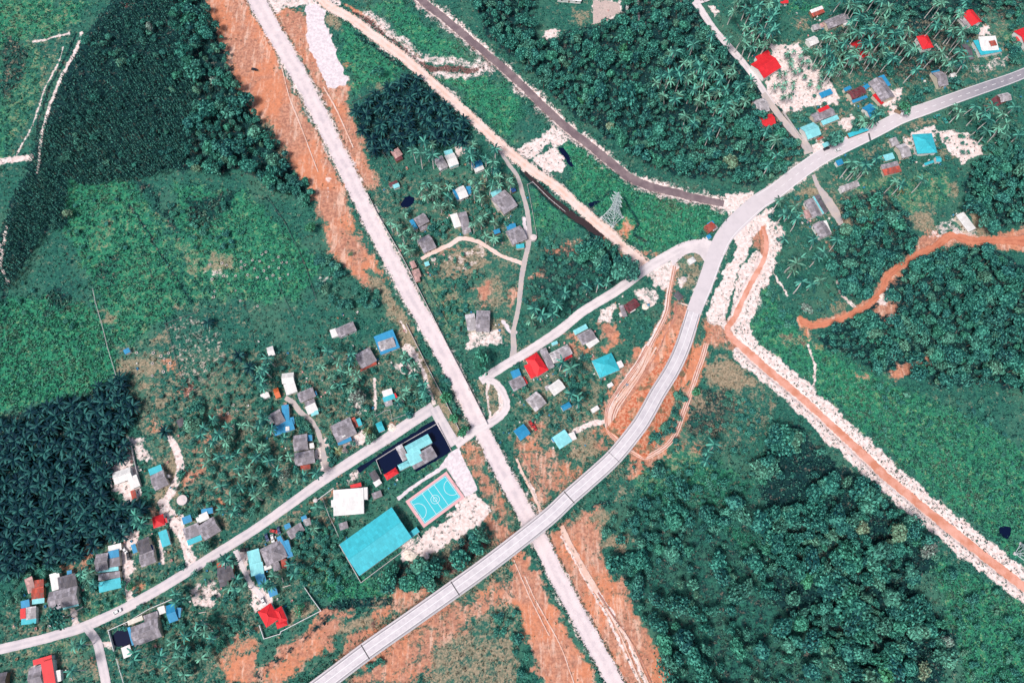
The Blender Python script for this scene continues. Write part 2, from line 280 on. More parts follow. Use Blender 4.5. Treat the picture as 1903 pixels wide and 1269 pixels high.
# ---- pale sand, rubble and concrete-coloured yards
for t, s, v in [
 ('b3', '1560 380 1740 330 1900 260 1900 330 1740 480 1700 560 1620 760 1560 960 1540 1120 1600 1240 1560 1180 1440 1110 1400 1060 1460 900 1540 700 1620 560', 1), ('b3', '1640 720 1760 560 1820 620 1880 700 1860 830 1790 860 1770 1000 1720 1130 1780 1269 1640 1269 1560 1150', 1),
 ('b4', '0 380 120 380 150 450 90 560 60 680 0 760', .8), ('b3', '1480 180 1740 130 1740 190 1640 260 1560 330 1540 260', .9), ('b3', '950 700 1150 640 1200 680 1130 800 1080 890 1000 830', .7), ('b3', '640 1010 720 980 690 1080 700 1120 600 1100', .7), ('b3', '860 880 980 850 1050 930 960 1000', .6), ('b3', '1180 780 1270 760 1260 800 1200 850', .6),
 ('a2', '340 30 460 -20 500 60 490 180 540 300 600 420 655 580 640 630 560 640 500 630 440 480 390 400 350 250', .55), ('a2', '-20 -60 340 -60 480 -40 640 40 500 60 350 40 200 60 60 120', .7),
 ('a4', '20 330 240 320 310 430 470 600 560 740 520 760 400 760 150 830 20 720 -20 560 80 520 50 400', .95), ('f', '1746 243 1798 244 1835 288 1805 293 1788 306 1765 276', 1), ('a4', '880 690 1000 640 1000 720 900 800 860 780', .8), ('a4', '520 900 620 870 670 900 600 970', .7), ('a4', '1070 980 1240 930 1280 980 1200 1010 1080 1060', .8),
 ('a4', '330 1080 420 1040 440 1110 520 1090 400 1160 340 1170', .9), ('a4', '1540 220 1640 190 1640 260 1580 270', .9), ('a4', '1480 500 1640 450 1740 380 1820 400 1800 470 1640 520 1500 540', .35), ('a4', '1000 1000 1060 1010 1080 1100 1060 1180 1010 1060', .4), ('a4', '700 430 790 440 760 470 700 460', .6), ('a4', '1280 530 1370 580 1340 610', .4),
 ('d2', '1170 240 1330 110 1480 20 1640 -60 1720 0 1660 90 1500 180 1360 260 1240 350 1180 330', .85), ('c2', '1380 1269 1500 1140 1600 1090 1700 1200 1700 1269', .75), ('d2', '1030 330 1070 290 1160 280 1180 330 1120 370 1060 370', 1), ('d2', '1040 210 1180 190 1230 330 1040 350', .5),
 ('c1', '810 900 960 800 1030 1040 1000 1150 950 1200 880 1080 820 1060', .9), ('c1', '960 690 1060 680 1060 760 1100 850 1040 880 980 780', .6), ('c1', '880 740 960 710 950 800 900 800', .5), ('d1', '1230 0 1330 30 1380 200 1400 260 1440 370 1380 390 1340 250 1250 120', .9), ('d1', '930 160 1020 150 1000 240 960 290 1000 420 930 500 900 300', .85),
 ('d1', '1730 280 1830 300 1830 480 1903 560 1903 650 1860 590 1780 430', .95), ('d2', '-40 560 60 570 100 640 60 700 -40 760', .95), ('d1', '1380 580 1560 500 1640 620 1560 700 1420 700', .5), ('c2', '600 780 740 640 790 600 820 700 720 760 640 790', .8), ('c2', '480 690 520 700 520 830 540 930 460 960 420 800', .75), ('c2', '650 400 760 330 800 500 720 520', .45), ('c2', '950 160 1080 120 1170 200 1060 230', .6),
 ('b2', '1560 1180 1780 1150 1800 1200 1840 1290 1520 1290', .6), ('c2', '1040 0 1140 10 1200 150 1210 220 1130 120', .7), ('b2', '1630 540 1720 620 1520 740 1400 700 1340 650', .3), ('a3', '555 0 760 0 770 90 650 170 555 190', .7), ('a3', '200 220 300 215 330 250 260 290 200 290', .85), ('a3', '1420 50 1480 40 1510 90 1460 130', .7),
 ('a3', '120 1170 200 1110 300 1080 330 1150 340 1269 200 1269', .9), ('a3', '240 1000 350 930 420 980 330 1080 260 1070', .9), ('a3', '0 1100 200 980 330 890 350 930 130 1150 60 1180', .75), ('b4', '840 890 920 880 900 960 830 970', .8), ('b4', '1290 350 1400 320 1490 450 1560 420 1640 500 1440 500 1200 480', .35), ('b2', '480 0 500 0 520 120 510 200', .5), ('a2', '1440 1080 1570 1050 1560 1100 1450 1140', .8),
 ('b1', '1240 1110 1440 1040 1560 1100 1640 1269 1270 1269', .18), ('c1', '1270 0 1640 0 1660 110 1380 380 1310 200', .2), ('b1', '1500 740 1620 700 1700 760 1600 800', .3), ('b2', '420 790 560 760 480 830', .3), ('c2', '680 950 740 940 700 1000 640 1020', .7), ('d1', '740 950 830 960 820 1020 770 1010', .8), ('d1', '230 1110 380 1070 420 1240 240 1290', .4)]:
    poly_w(SA, pl(t, s), 3, 8, v)
for t, s, hw in DIRTS: line_w(SA, pl(t, s), hw, 1.6, 2.5, .85)
line_w(SA, DCANAL, 15, 5, 7, .52)
line_w(SA, [(x + 11, y - 6) for x, y in RCANAL[8:]], 16, 4, 6, 1); line_w(SA, [(x - 8, y + 7) for x, y in RCANAL[8:]], 14, 4, 7, 1)
line_w(SA, pl('a2', '820 110 960 230 1100 330 1180 420 1300 430 1500 460 1640 470 1700 470'), 9, 5, 7, .5); line_w(SA, pl('a2', '1300 540 1500 560 1640 520 1740 500'), 7, 4, 7, .5)
line_w(SA, DIAG, 11, 4, 4, .6); line_w(SA, TRACK, 19, 4, 5, .6); line_w(SA, MAIN[8:], 17, 4, 5, .45)
# ---- dry tan grass
for t, s, v in [
 ('b2', '380 60 480 240 500 480 560 640 660 680 640 560 560 400 480 200', .7), ('b2', '680 700 860 780 960 860 1080 1040 1140 1130 1170 1290 1040 1290 990 1080 900 900 760 830', .8), ('c2', '1060 0 1160 0 1330 300 1450 560 1510 700 1430 690 1320 480 1240 300 1140 130', .8), ('c2', '1320 480 1500 520 1560 620 1490 660', .5), ('c2', '1480 740 1640 700 1700 900 1640 1080', .5),
 ('b2', '730 0 850 0 860 110 800 150 740 80', .8), ('a2', '620 780 720 900 780 1100 820 1269 700 1269 640 1000', .6), ('b2', '1340 680 1480 560 1650 540 1720 660 1600 760 1380 780', .75), ('b2', '1600 780 1780 760 1800 980 1700 1010 1620 940', .6), ('b2', '1380 880 1470 880 1450 960 1390 960', .7), ('b2', '1730 1080 1830 1040 1830 1200 1540 1200 1520 1160', .6),
 ('c3', '1390 120 1560 90 1700 210 1760 300 1640 360 1480 330 1400 260', .85), ('c3', '1300 350 1400 330 1400 480 1300 490', .7), ('c3', '380 820 440 700 560 620 640 780 560 850 500 900', .75), ('c2', '1620 270 1760 260 1800 480 1700 560', .6), ('c3', '0 540 130 520 260 700 240 780 100 700', .5), ('b3', '1180 820 1370 640 1380 660 1310 850 1200 830', .7), ('b3', '1200 600 1370 590 1360 680 1200 780', .6),
 ('d3', '640 180 830 170 850 240 800 290 660 270', .85), ('d3', '400 0 700 0 640 100 620 220 480 200 420 110', .7), ('d3', '720 500 800 580 900 760 1000 980 940 960 800 700', .7), ('d2', '480 900 700 880 900 900 960 840 900 780 700 800 560 860', .85), ('d2', '1250 900 1500 860 1700 950 1903 900 1903 1290 1200 1290', .6), ('d2', '1480 700 1720 600 1903 620 1903 760 1600 800', .5),
 ('d2', '280 700 440 680 430 740 240 830 200 800', .8), ('d2', '300 40 480 10 600 80 520 120 420 60', .6), ('c1', '840 120 1000 100 1160 60 1200 180 1080 240 960 230 860 240', .7), ('c1', '1020 270 1120 260 1120 340 1040 360', .8), ('c1', '1180 860 1290 720 1340 900 1320 1110 1180 1180 1100 1140 1240 1000', .75), ('c1', '1660 900 1780 880 1800 1030 1690 1010', .6), ('c1', '1560 460 1900 420 1900 640 1700 700 1600 640', .4),
 ('c1', '1100 380 1380 330 1300 420 1150 480', .6), ('b1', '690 380 850 270 860 440 760 600 640 560', .3), ('b1', '1290 530 1400 520 1480 680 1460 800 1380 760', .4), ('b1', '730 1010 880 1040 860 1100 740 1110', .7), ('b1', '1090 1200 1250 1170 1250 1269 1080 1269', .6), ('b1', '1260 970 1350 960 1340 1010 1270 1020', .7), ('b1', '880 880 980 860 1000 1000 880 1000', .3),
 ('b1', '1480 720 1540 560 1720 600 1740 700 1600 760', .6), ('c4', '0 420 80 440 40 490 0 480', .6), ('b4', '1030 300 1200 280 1280 440 1160 470 1100 400', .7), ('b4', '1330 90 1400 60 1420 180 1380 220', .6), ('b4', '1160 200 1290 240 1240 320 1140 300', .5), ('b4', '1420 290 1590 290 1660 470 1560 480 1490 300', .9), ('b4', '200 160 370 90 400 180 280 200', .8), ('b4', '400 60 460 110 570 320 650 460 500 460 540 330', .75),
 ('b4', '450 940 620 950 640 1000 480 1060', .5), ('b4', '100 1220 290 1180 300 1290 100 1290', .55), ('a4', '390 870 590 760 600 850 440 980', .6), ('a4', '1020 900 1240 860 1290 920 1100 960', .6), ('a4', '1180 1000 1420 1130 1430 1200 1300 1180', .5), ('a4', '700 1130 920 1020 900 1090 760 1200', .45), ('a4', '200 130 330 130 320 200 240 240', .5), ('a4', '1620 560 1820 480 1800 540', .4), ('a3', '400 60 540 60 530 190 420 190', .55),
 ('d1', '100 860 340 840 380 900 200 950', .5), ('d1', '0 1060 300 990 480 950 440 1000 200 1060', .5), ('d1', '800 830 1100 700 1280 650 1100 720 860 850', .4), ('d1', '1600 30 1700 60 1680 180 1620 160', .6), ('d1', '1540 1100 1700 960 1903 880 1903 1000 1700 1180', .7), ('d1', '640 1120 700 1080 740 1269 680 1269', .6), ('d1', '1380 620 1500 520 1620 600 1540 680', .6), ('d1', '400 1060 470 1050 460 1150 420 1170', .6),
 ('a1', '1520 120 1640 170 1740 540 1850 600 1820 690 1740 600', .5), ('a2', '500 70 590 100 610 200 560 230 500 180', .7), ('a1', '270 520 360 430 380 560 300 690', .4), ('a2', '-20 860 100 880 130 1000 260 1180 300 1269 200 1200', .6), ('a2', '830 620 960 630 950 680 880 690', .5)]:
    poly_w(DR, pl(t, s), 6, 10, v)
# ---- lush bright growth
for t, s, v in [
 ('f', '-60 560 100 545 180 570 205 640 220 690 160 735 60 742 20 760 -60 780', 1), ('f', '120 330 240 330 300 440 340 520 320 580 250 640 210 640 180 560 150 480 110 420', .8), ('f', '330 340 450 350 520 420 600 490 560 560 450 560 360 520 320 440', .75), ('f', '10 0 170 0 120 60 60 70 0 90 -60 60', .75), ('f', '-60 80 60 80 100 110 60 220 10 310 -60 330', .5),
 ('a2', '600 100 720 200 940 380 1080 500 980 600 800 640 680 720 650 560 600 420 590 250', .75), ('a2', '820 20 1060 0 1200 130 1330 250 1580 410 1540 440 1380 430 1180 340 1000 180', .75), ('a2', '1330 560 1420 570 1640 560 1903 640 1990 760 1903 900 1903 1060 1800 980 1600 760', .85), ('f', '985 275 1000 250 1040 225 1030 240 1010 260', .4),
 ('f', '1040 265 1075 265 1130 300 1180 345 1260 372 1350 390 1300 440 1205 472 1165 440 1120 400 1060 345', 1), ('f', '1395 600 1420 520 1440 560 1500 620 1560 650 1640 700 1740 740 1903 830 1980 880 1980 1120 1903 1050 1800 970 1700 890 1600 800 1520 725 1470 690 1415 640', .7), ('f', '1500 640 1580 680 1640 730 1620 780 1560 740 1510 700', .95),
 ('f', '1180 850 1260 830 1340 860 1400 900 1380 950 1260 940 1180 920', .6), ('f', '1330 960 1440 1010 1480 1070 1420 1060 1360 1000', .8), ('f', '1720 1020 1903 1120 1980 1180 1980 1320 1800 1300 1760 1160', .7), ('d2', '200 440 560 400 660 460 900 540 1000 660 780 640 560 680 460 600', .8), ('b2', '0 300 200 380 430 640 330 700 100 640 0 700', .5), ('b2', '1200 700 1400 830 1600 1000 1500 1160 1400 1200 1250 900', .45),
 ('c2', '960 1080 1340 880 1340 850 1180 930 1060 1010', .6), ('b1', '500 150 1000 60 1250 400 1400 560 1903 500 1903 900 1300 1000 800 1100 650 700', .55), ('d1', '560 740 870 560 1300 470 1280 520 900 700 600 830', .55), ('d1', '160 1000 520 940 660 940 660 1040 400 1060 120 1080', .4), ('a4', '620 0 700 0 640 140 560 100 480 0 520 0', .3), ('a4', '180 60 330 90 480 0 180 0', .7), ('a4', '1740 200 1840 200 1850 330 1760 330', .8), ('b4', '600 0 900 40 1330 0 1400 180 1160 300 980 300 900 200 560 100', .6), ('b3', '100 100 300 200 520 370 400 420 160 480 110 300', .6)]:
    poly_w(LU, pl(t, s), 9, 14, v)
# ---- dark ground (forest and plantation floor, canopy shade put into its colour, ditches with dark weeds)
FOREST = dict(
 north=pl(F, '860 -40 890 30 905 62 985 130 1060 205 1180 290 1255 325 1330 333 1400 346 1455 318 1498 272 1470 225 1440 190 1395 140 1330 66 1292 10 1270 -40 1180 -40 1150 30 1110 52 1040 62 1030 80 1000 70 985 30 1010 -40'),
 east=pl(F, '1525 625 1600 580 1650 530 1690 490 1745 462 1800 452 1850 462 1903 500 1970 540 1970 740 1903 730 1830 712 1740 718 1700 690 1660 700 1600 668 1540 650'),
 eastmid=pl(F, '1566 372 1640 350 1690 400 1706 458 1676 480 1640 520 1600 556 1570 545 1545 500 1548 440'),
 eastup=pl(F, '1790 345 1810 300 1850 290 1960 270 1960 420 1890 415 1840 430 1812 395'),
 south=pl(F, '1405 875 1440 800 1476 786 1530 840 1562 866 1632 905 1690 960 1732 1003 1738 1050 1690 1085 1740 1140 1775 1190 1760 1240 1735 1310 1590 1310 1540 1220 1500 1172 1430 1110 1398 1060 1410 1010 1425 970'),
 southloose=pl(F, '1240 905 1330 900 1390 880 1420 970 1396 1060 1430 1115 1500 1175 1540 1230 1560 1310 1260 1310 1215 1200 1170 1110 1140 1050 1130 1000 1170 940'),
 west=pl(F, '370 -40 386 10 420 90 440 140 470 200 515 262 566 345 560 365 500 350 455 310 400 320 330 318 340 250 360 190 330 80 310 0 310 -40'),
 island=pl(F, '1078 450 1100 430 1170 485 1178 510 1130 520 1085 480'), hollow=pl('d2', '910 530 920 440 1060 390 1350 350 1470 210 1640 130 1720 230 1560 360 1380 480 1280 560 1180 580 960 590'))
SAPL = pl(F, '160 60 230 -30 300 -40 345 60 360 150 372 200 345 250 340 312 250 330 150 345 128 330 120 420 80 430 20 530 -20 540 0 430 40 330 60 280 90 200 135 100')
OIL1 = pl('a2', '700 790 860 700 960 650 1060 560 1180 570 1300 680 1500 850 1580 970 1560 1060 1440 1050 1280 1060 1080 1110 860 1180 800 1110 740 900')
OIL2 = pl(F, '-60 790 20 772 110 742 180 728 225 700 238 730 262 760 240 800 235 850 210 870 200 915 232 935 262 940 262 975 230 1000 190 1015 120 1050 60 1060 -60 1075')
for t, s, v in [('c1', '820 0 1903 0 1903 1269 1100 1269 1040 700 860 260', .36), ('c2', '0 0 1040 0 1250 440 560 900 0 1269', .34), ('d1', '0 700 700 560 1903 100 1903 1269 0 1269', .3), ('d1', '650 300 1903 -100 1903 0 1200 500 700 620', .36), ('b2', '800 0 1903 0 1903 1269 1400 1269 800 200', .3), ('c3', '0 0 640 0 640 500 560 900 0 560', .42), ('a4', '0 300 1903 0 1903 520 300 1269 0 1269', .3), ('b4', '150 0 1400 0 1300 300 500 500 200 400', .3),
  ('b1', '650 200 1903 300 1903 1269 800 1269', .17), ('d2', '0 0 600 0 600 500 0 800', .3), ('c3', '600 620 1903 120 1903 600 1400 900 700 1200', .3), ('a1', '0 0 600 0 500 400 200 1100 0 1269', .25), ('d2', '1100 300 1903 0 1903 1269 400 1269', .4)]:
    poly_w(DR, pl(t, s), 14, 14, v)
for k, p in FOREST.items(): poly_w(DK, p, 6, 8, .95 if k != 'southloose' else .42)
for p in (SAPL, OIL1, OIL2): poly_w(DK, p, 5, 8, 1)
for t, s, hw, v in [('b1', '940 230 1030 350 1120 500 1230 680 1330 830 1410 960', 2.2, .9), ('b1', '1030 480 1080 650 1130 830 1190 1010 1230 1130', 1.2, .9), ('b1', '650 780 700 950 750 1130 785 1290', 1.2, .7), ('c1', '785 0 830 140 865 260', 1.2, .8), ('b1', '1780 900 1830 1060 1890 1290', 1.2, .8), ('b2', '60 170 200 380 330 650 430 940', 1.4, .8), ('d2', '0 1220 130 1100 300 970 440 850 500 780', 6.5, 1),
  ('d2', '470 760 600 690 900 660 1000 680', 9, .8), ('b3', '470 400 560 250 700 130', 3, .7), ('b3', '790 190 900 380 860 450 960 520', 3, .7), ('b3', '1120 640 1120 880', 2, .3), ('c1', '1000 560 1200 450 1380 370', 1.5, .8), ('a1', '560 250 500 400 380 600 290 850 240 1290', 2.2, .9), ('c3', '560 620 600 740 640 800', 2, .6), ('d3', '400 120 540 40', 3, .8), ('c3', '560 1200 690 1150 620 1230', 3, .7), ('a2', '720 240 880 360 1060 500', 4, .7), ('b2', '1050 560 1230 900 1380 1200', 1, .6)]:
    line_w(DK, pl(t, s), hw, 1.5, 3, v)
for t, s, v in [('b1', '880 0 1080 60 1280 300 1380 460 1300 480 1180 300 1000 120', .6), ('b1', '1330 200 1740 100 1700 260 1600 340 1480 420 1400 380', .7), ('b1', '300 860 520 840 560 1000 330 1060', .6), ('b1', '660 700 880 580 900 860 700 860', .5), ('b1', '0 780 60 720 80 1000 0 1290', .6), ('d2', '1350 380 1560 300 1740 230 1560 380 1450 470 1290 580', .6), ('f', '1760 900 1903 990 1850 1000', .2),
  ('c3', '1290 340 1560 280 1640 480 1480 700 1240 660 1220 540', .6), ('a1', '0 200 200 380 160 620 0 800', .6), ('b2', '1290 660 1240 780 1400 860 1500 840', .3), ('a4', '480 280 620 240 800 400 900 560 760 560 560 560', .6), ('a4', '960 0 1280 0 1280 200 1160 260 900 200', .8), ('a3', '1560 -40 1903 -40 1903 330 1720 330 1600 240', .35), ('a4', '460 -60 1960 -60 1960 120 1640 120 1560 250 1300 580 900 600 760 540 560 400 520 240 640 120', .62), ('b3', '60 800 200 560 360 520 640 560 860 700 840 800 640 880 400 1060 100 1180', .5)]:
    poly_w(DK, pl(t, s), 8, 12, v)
# ---- gravel, tarmac yards, brown ditches
poly_w(GV, pl('a2', '345 40 440 30 492 70 488 180 535 300 600 430 655 590 640 630 560 645 500 630 440 490 392 410 350 260'), 2.5, 5, 1)
poly_w(GV, pl('c2', '1405 800 1480 762 1560 930 1620 1070 1525 1130 1388 905 1200 1020 1030 1148 1012 1122 1330 900 1370 850'), 1.5, 1.5, .8)
for t, s in [('b3', '60 340 80 560'), ('b2', '1800 1100 1860 1180 1900 1180')]: line_w(GV, pl(t, s), 4, 2, 3, .7)
for o in (7.5, -7.5): line_w(BR, [(x + o * .62, y - o * .78) for x, y in DCANAL], 3, 2.5, 4, .85)
line_w(BR, DCANAL, 8, 2, 2, .9)
line_w(BR, pl('a2', '700 70 830 170 960 290 1100 390 1200 460 1240 500 1380 505 1560 520 1660 490 1720 465'), 5.5, 2.5, 4, 1); line_w(BR, pl('a3', '80 1160 200 1060 330 940'), 4, 2, 3, .7)
line_w(BR, pl('c3', '1395 0 1340 180 1290 330 1230 500 1170 660 1110 740 1020 800 940 830 840 780'), 4.2, 2, 2.5, .8); line_w(BR, pl('c3', '1040 10 940 170 820 330 690 480 680 600 730 700'), 1.5, 1, 2, .8); line_w(BR, pl('c3', '960 180 880 300'), 1.5, 1, 2, .8)
line_w(BR, pl('b3', '1440 1110 1600 1269'), 3, 2, 2, .5); line_w(BR, pl('b3', '1160 950 1160 1060 1090 1200'), 2, 1.2, 2, .6)
for t, s, v in [('d2', '1380 400 1480 240 1600 160 1740 240 1560 360 1300 570', .6), ('d2', '700 900 860 790 960 820 800 960', .5), ('c2', '880 960 1130 870 1110 900 960 980', .5), ('c1', '1310 340 1430 260 1480 290 1380 390', .7), ('a1', '850 30 960 0 960 60 880 60', .4), ('b3', '1180 870 1220 890 1230 930 1170 920', .8), ('b4', '100 1200 290 1190 290 1290 120 1290', .4), ('b2', '1380 1250 1300 1130 1200 950 1160 900 1290 1130', .4)]:
    poly_w(BR, pl(t, s), 5, 8, v)
# ------------------------------------------------------------------ water
M_POND = NB('dark_water').out((.003, .008, .034), .12, .18); M_BROWNW = NB('muddy_water').out((.045, .03, .032), .2, .45)
b = NB('brown_canal_water'); f_ = b.noise(.12, b.pos(), 4); b.out(b.mix(b.step(f_, .35, .65), (.17, .125, .14), (.25, .19, .20)), .4, .3)
b = NB('red_canal_silt'); f_ = b.noise(.12, b.pos(), 4); b.out(b.mix(b.step(f_, .35, .65), (.56, .22, .14), (.72, .37, .29)), .6, .2)
PONDS = [('retention_pond', 'c2', '722 915 1290 556 1326 580 1424 782 1160 940 1128 872 925 952 868 856 748 952'), ('pond', 'd1', '820 925 845 890 890 878 960 892 985 965 960 1000 900 1000 832 995'), ('pond', 'b2', '1040 235 1080 185 1120 170 1155 195 1150 235 1100 262 1060 258'),
 ('pond', 'd4', '1725 120 1760 112 1812 118 1810 175 1778 205 1725 165'), ('ditch_pool', 'a3', '305 1085 345 1090 400 1160 425 1225 395 1225 340 1150'), ('ditch_pool', 'b3', '530 230 590 205 620 210 560 250 535 255')]
def sheet(name, pts, z, mat):
    X, Y = P([p[0] for p in pts], [p[1] for p in pts], z); m = MB(); m.face([(x, y, z) for x, y in zip(X, Y)][::-1] if sum((X[i] - X[i - 1]) * (Y[i] + Y[i - 1]) for i in range(len(X))) > 0 else [(x, y, z) for x, y in zip(X, Y)])
    return m.obj(name, mat)
for nm, t, s in PONDS:
    p = pl(t, s); poly_w(WAT, p, 2, 0.6 if nm == 'retention_pond' else 2); poly_w(BLK, p, 1, 0)
    grow = catmull(p + [p[0]], 6)[:-1] if nm != 'retention_pond' else np.array(p); c = grow.mean(0)
    struct(sheet(nm, [tuple(c + (a - c) * 1.05) for a in grow], -.75, M_POND))
DITCH = pl('b3', '60 0 130 70 260 200 400 310 520 390 640 475')
def ribbon(name, pts, hw, z, mat, jag=0.0, step=3.0, freq=1.0, kind='structure'):
    c = catmull(pts, step); d = np.gradient(c[:, :2], axis=0); d /= np.linalg.norm(d, axis=1)[:, None] + 1e-9; n = np.stack([-d[:, 1], d[:, 0]], 1); k = len(c)
    hw_ = np.interp(np.linspace(0, 1, k), np.linspace(0, 1, len(hw)), hw) if isinstance(hw, (list, tuple)) else np.full(k, hw)
    j = lambda: (rng.random(k) - .5) * 2 * jag + np.interp(np.arange(k), np.arange(0, k + 6, 6), (rng.random(len(np.arange(0, k + 6, 6))) - .5) * 2 * jag)
    L = c[:, :2] + n * (hw_ + j())[:, None]; R = c[:, :2] - n * (hw_ + j())[:, None]; m5 = [L, L * .7 + R * .3, L * .3 + R * .7, R]
    V = []; 
    for row in m5: X, Y = P(row[:, 0], row[:, 1], z); V.append(np.stack([X, Y, np.full(k, z)], 1))
    V = np.concatenate(V); Fs = []
    for r in range(3):
        a = np.arange(k - 1) + r * k; Fs.append(np.stack([a, a + k, a + k + 1, a + 1], 1))
    seg = np.r_[0, np.cumsum(np.linalg.norm(np.diff(c[:, :2], axis=0), axis=1))] * .36
    uv = np.concatenate([np.stack([seg, np.full(k, r / 3)], 1) for r in range(4)])
    Fs = np.concatenate(Fs); a, b_, c_ = V[Fs[0, 0]], V[Fs[0, 1]], V[Fs[0, 2]]
    if np.cross(b_ - a, c_ - a)[2] < 0: Fs = Fs[:, ::-1]
    o = link(name, npmesh(name, V, Fs, [mat], uv=uv)); o['kind'] = kind; return o
ribbon('canal', DCANAL, [6.5, 6.5, 6.5, 7, 7.5, 6], -.85, MATS['brown_canal_water'], .8); ribbon('canal', RCANAL, [4, 5, 7, 6, 7.5, 8, 8, 8.5], -.6, MATS['red_canal_silt'], 1.0)
ribbon('ditch', DITCH, [3, 5, 6.5, 6], -.6, M_BROWNW, .6)
line_w(WAT, DCANAL, 9, 2, 1); line_w(WAT, RCANAL, 9, 2, 1); line_w(WAT, DITCH, 6.5, 2, 1); line_w(DK, DITCH, 8, 2, 2, .8)
for l in (DCANAL, RCANAL, DITCH): line_w(BLK, l, 8, 1, 0)
# ------------------------------------------------------------------ roads
for t, s in (('c4', '910 215 960 170 935 95 1000 150 1130 128 1145 150 1030 235 960 250'), ('c4', '1160 115 1195 82 1215 100 1170 128'), ('b4', '800 1010 830 880 900 770 1000 700 1010 770 920 870 985 1040 930 1100 880 1050'), ('c4', '650 185 760 225 745 245 680 210')): poly_w(BLK, pl(t, s), 4, 0)
def roadmat(name, c, wear, spots=.5, tracks=True):
    b = NB(name); uv = b.n("ShaderNodeTexCoord").outputs["UV"]; p = b.pos()
    col = b.mix(b.step(b.noise(.13, p, 5, .65), .35, .66), c, wear)
    if tracks:
        sx = b.n("ShaderNodeSeparateXYZ"); b.l(uv, sx.inputs[0]); t = b.math('ABSOLUTE', b.math('SUBTRACT', sx.outputs[1], .5))
        band = b.math('MULTIPLY', b.step(t, .05, .16), b.math('SUBTRACT', 1.0, b.step(t, .28, .38)))
        col = b.mix(b.math('MULTIPLY', band, .4), col, mul(c, 1.12))
    col = b.mix(b.math('MULTIPLY', b.step(b.noise(.9, p, 4, .7), .55, .75), spots), col, mul(wear, .72)); b.out(col, .9, .2)
    b.bump(b.noise(1.6, p, 4, .7), .3, .12); return b.m
M_CHALK = roadmat('white_laterite', (.73, .62, .63), (.58, .50, .53), .5); M_DUST = roadmat('dusty_tarmac', (.66, .585, .60), (.52, .475, .51), .3); M_TAR = roadmat('grey_tarmac', (.36, .34, .38), (.29, .28, .32), .3)
M_MTAR = roadmat('pale_worn_tarmac', (.71, .635, .645), (.57, .51, .53), .4); M_EARTH = roadmat('beaten_earth', (.74, .60, .56), (.70, .47, .39), .35); M_LANE = roadmat('old_lane_tarmac', (.42, .38, .39), (.55, .46, .42), .4)
M_REDEARTH = roadmat('red_earth', (.60, .23, .14), (.45, .15, .09), .5)
ribbon('dirt_road', TRACK, [17, 15.5, 14, 13.5, 14, 14.5, 14.5, 15, 15, 16, 16], .05, M_CHALK, 2.3, 1.8)
ribbon('road', VROAD, [9, 9, 9, 9, 8.5, 8.5, 9, 10, 11], .055, M_DUST, .25)
ribbon('road', SIDE, [8.5, 9, 9], .065, M_DUST, .25); ribbon('road', PONDLANE, [10, 10, 10], .065, M_DUST, .3); ribbon('dirt_road', CROSS, [9, 9, 8.5, 7, 6, 6, 7], .075, M_MTAR, .8)
ribbon('road', MID, [8, 8.5, 8.5, 8.5, 9, 10, 14], .06, M_MTAR, .35)
b = NB('main_road_tarmac'); uv = b.n("ShaderNodeTexCoord").outputs["UV"]; sx = b.n("ShaderNodeSeparateXYZ"); b.l(uv, sx.inputs[0])
g = b.step(sx.outputs[0], 40, 110); base = b.mix(g, (.26, .25, .29), (.62, .56, .59)); p = b.pos()
base = b.mix(b.math('MULTIPLY', b.step(b.noise(.2, p, 5, .7), .4, .7), .35), base, (.46, .42, .45)); b.out(base, .9, .2); M_MAIN = b.m
ribbon('road', MAIN, [9.5, 10, 11, 11.5, 13, 14, 15, 17, 15, 14], .07, M_MAIN, .15)
poly_w(FLAT, pl('b3', '1290 590 1400 470 1480 540 1560 560 1450 640 1390 680 1330 640'), 2, 0)
m = sheet('road', pl('b3', '1130 640 1250 560 1330 540 1375 480 1410 505 1470 545 1560 450 1560 560 1480 700 1440 860 1385 850 1392 670 1350 610 1300 588 1240 610 1150 690'), .066, M_MTAR); struct(m)
ribbon('dirt_road', DIAG, [8, 8, 9, 9, 8.5, 8.5, 8.5, 8.5, 10, 14], .054, M_EARTH, .9); ribbon('path', LANEB, [3, 3.5, 4, 4.5, 4.5, 4, 6], .048, M_LANE, .5); ribbon('path', LANEC, [2.5, 4, 4, 4, 3.5, 4], .045, M_EARTH, .7)
ribbon('path', LANED, [6, 5, 4.5, 4, 5, 5], .045, M_LANE, .6); ribbon('road', LANEE, [6, 6, 6, 5.5, 5.5], .05, M_MTAR, .3); ribbon('road', LANEE2, [5, 5.5, 6, 6, 9], .058, M_LANE, .3); ribbon('road', LANEH, [6, 6], .056, M_MTAR, .3); ribbon('path', LANEF, [5, 4.5, 4, 6], .05, M_MTAR, .6)
ribbon('path', LANEG, [3.5, 4, 8, 8, 4], .05, M_LANE, .6); ribbon('dirt_road', RTRACK, [12, 7, 7, 7, 8, 5, 5, 6, 5, 5, 5], .045, M_REDEARTH, 1.6)
for l, hw in ((TRACK, 16), (VROAD, 10), (SIDE, 10), (PONDLANE, 10), (CROSS, 8), (MID, 10), (MAIN, 15), (OVER, 20), (DIAG, 9), (LANEB, 5), (LANEC, 5), (LANED, 6), (LANEE, 7), (LANEE2, 7), (LANEF, 6), (LANEG, 7), (RTRACK, 8)):
    line_w(BLK, l, hw, 1, 0); line_w(FLAT, l, hw + 1, 2, 0)
M_TREAD = roadmat('rutted_track', (.36, .15, .12), (.55, .27, .20), .4, False); M_PALETR = roadmat('pale_wheel_track', (.74, .58, .52), (.68, .42, .33), .4, False)
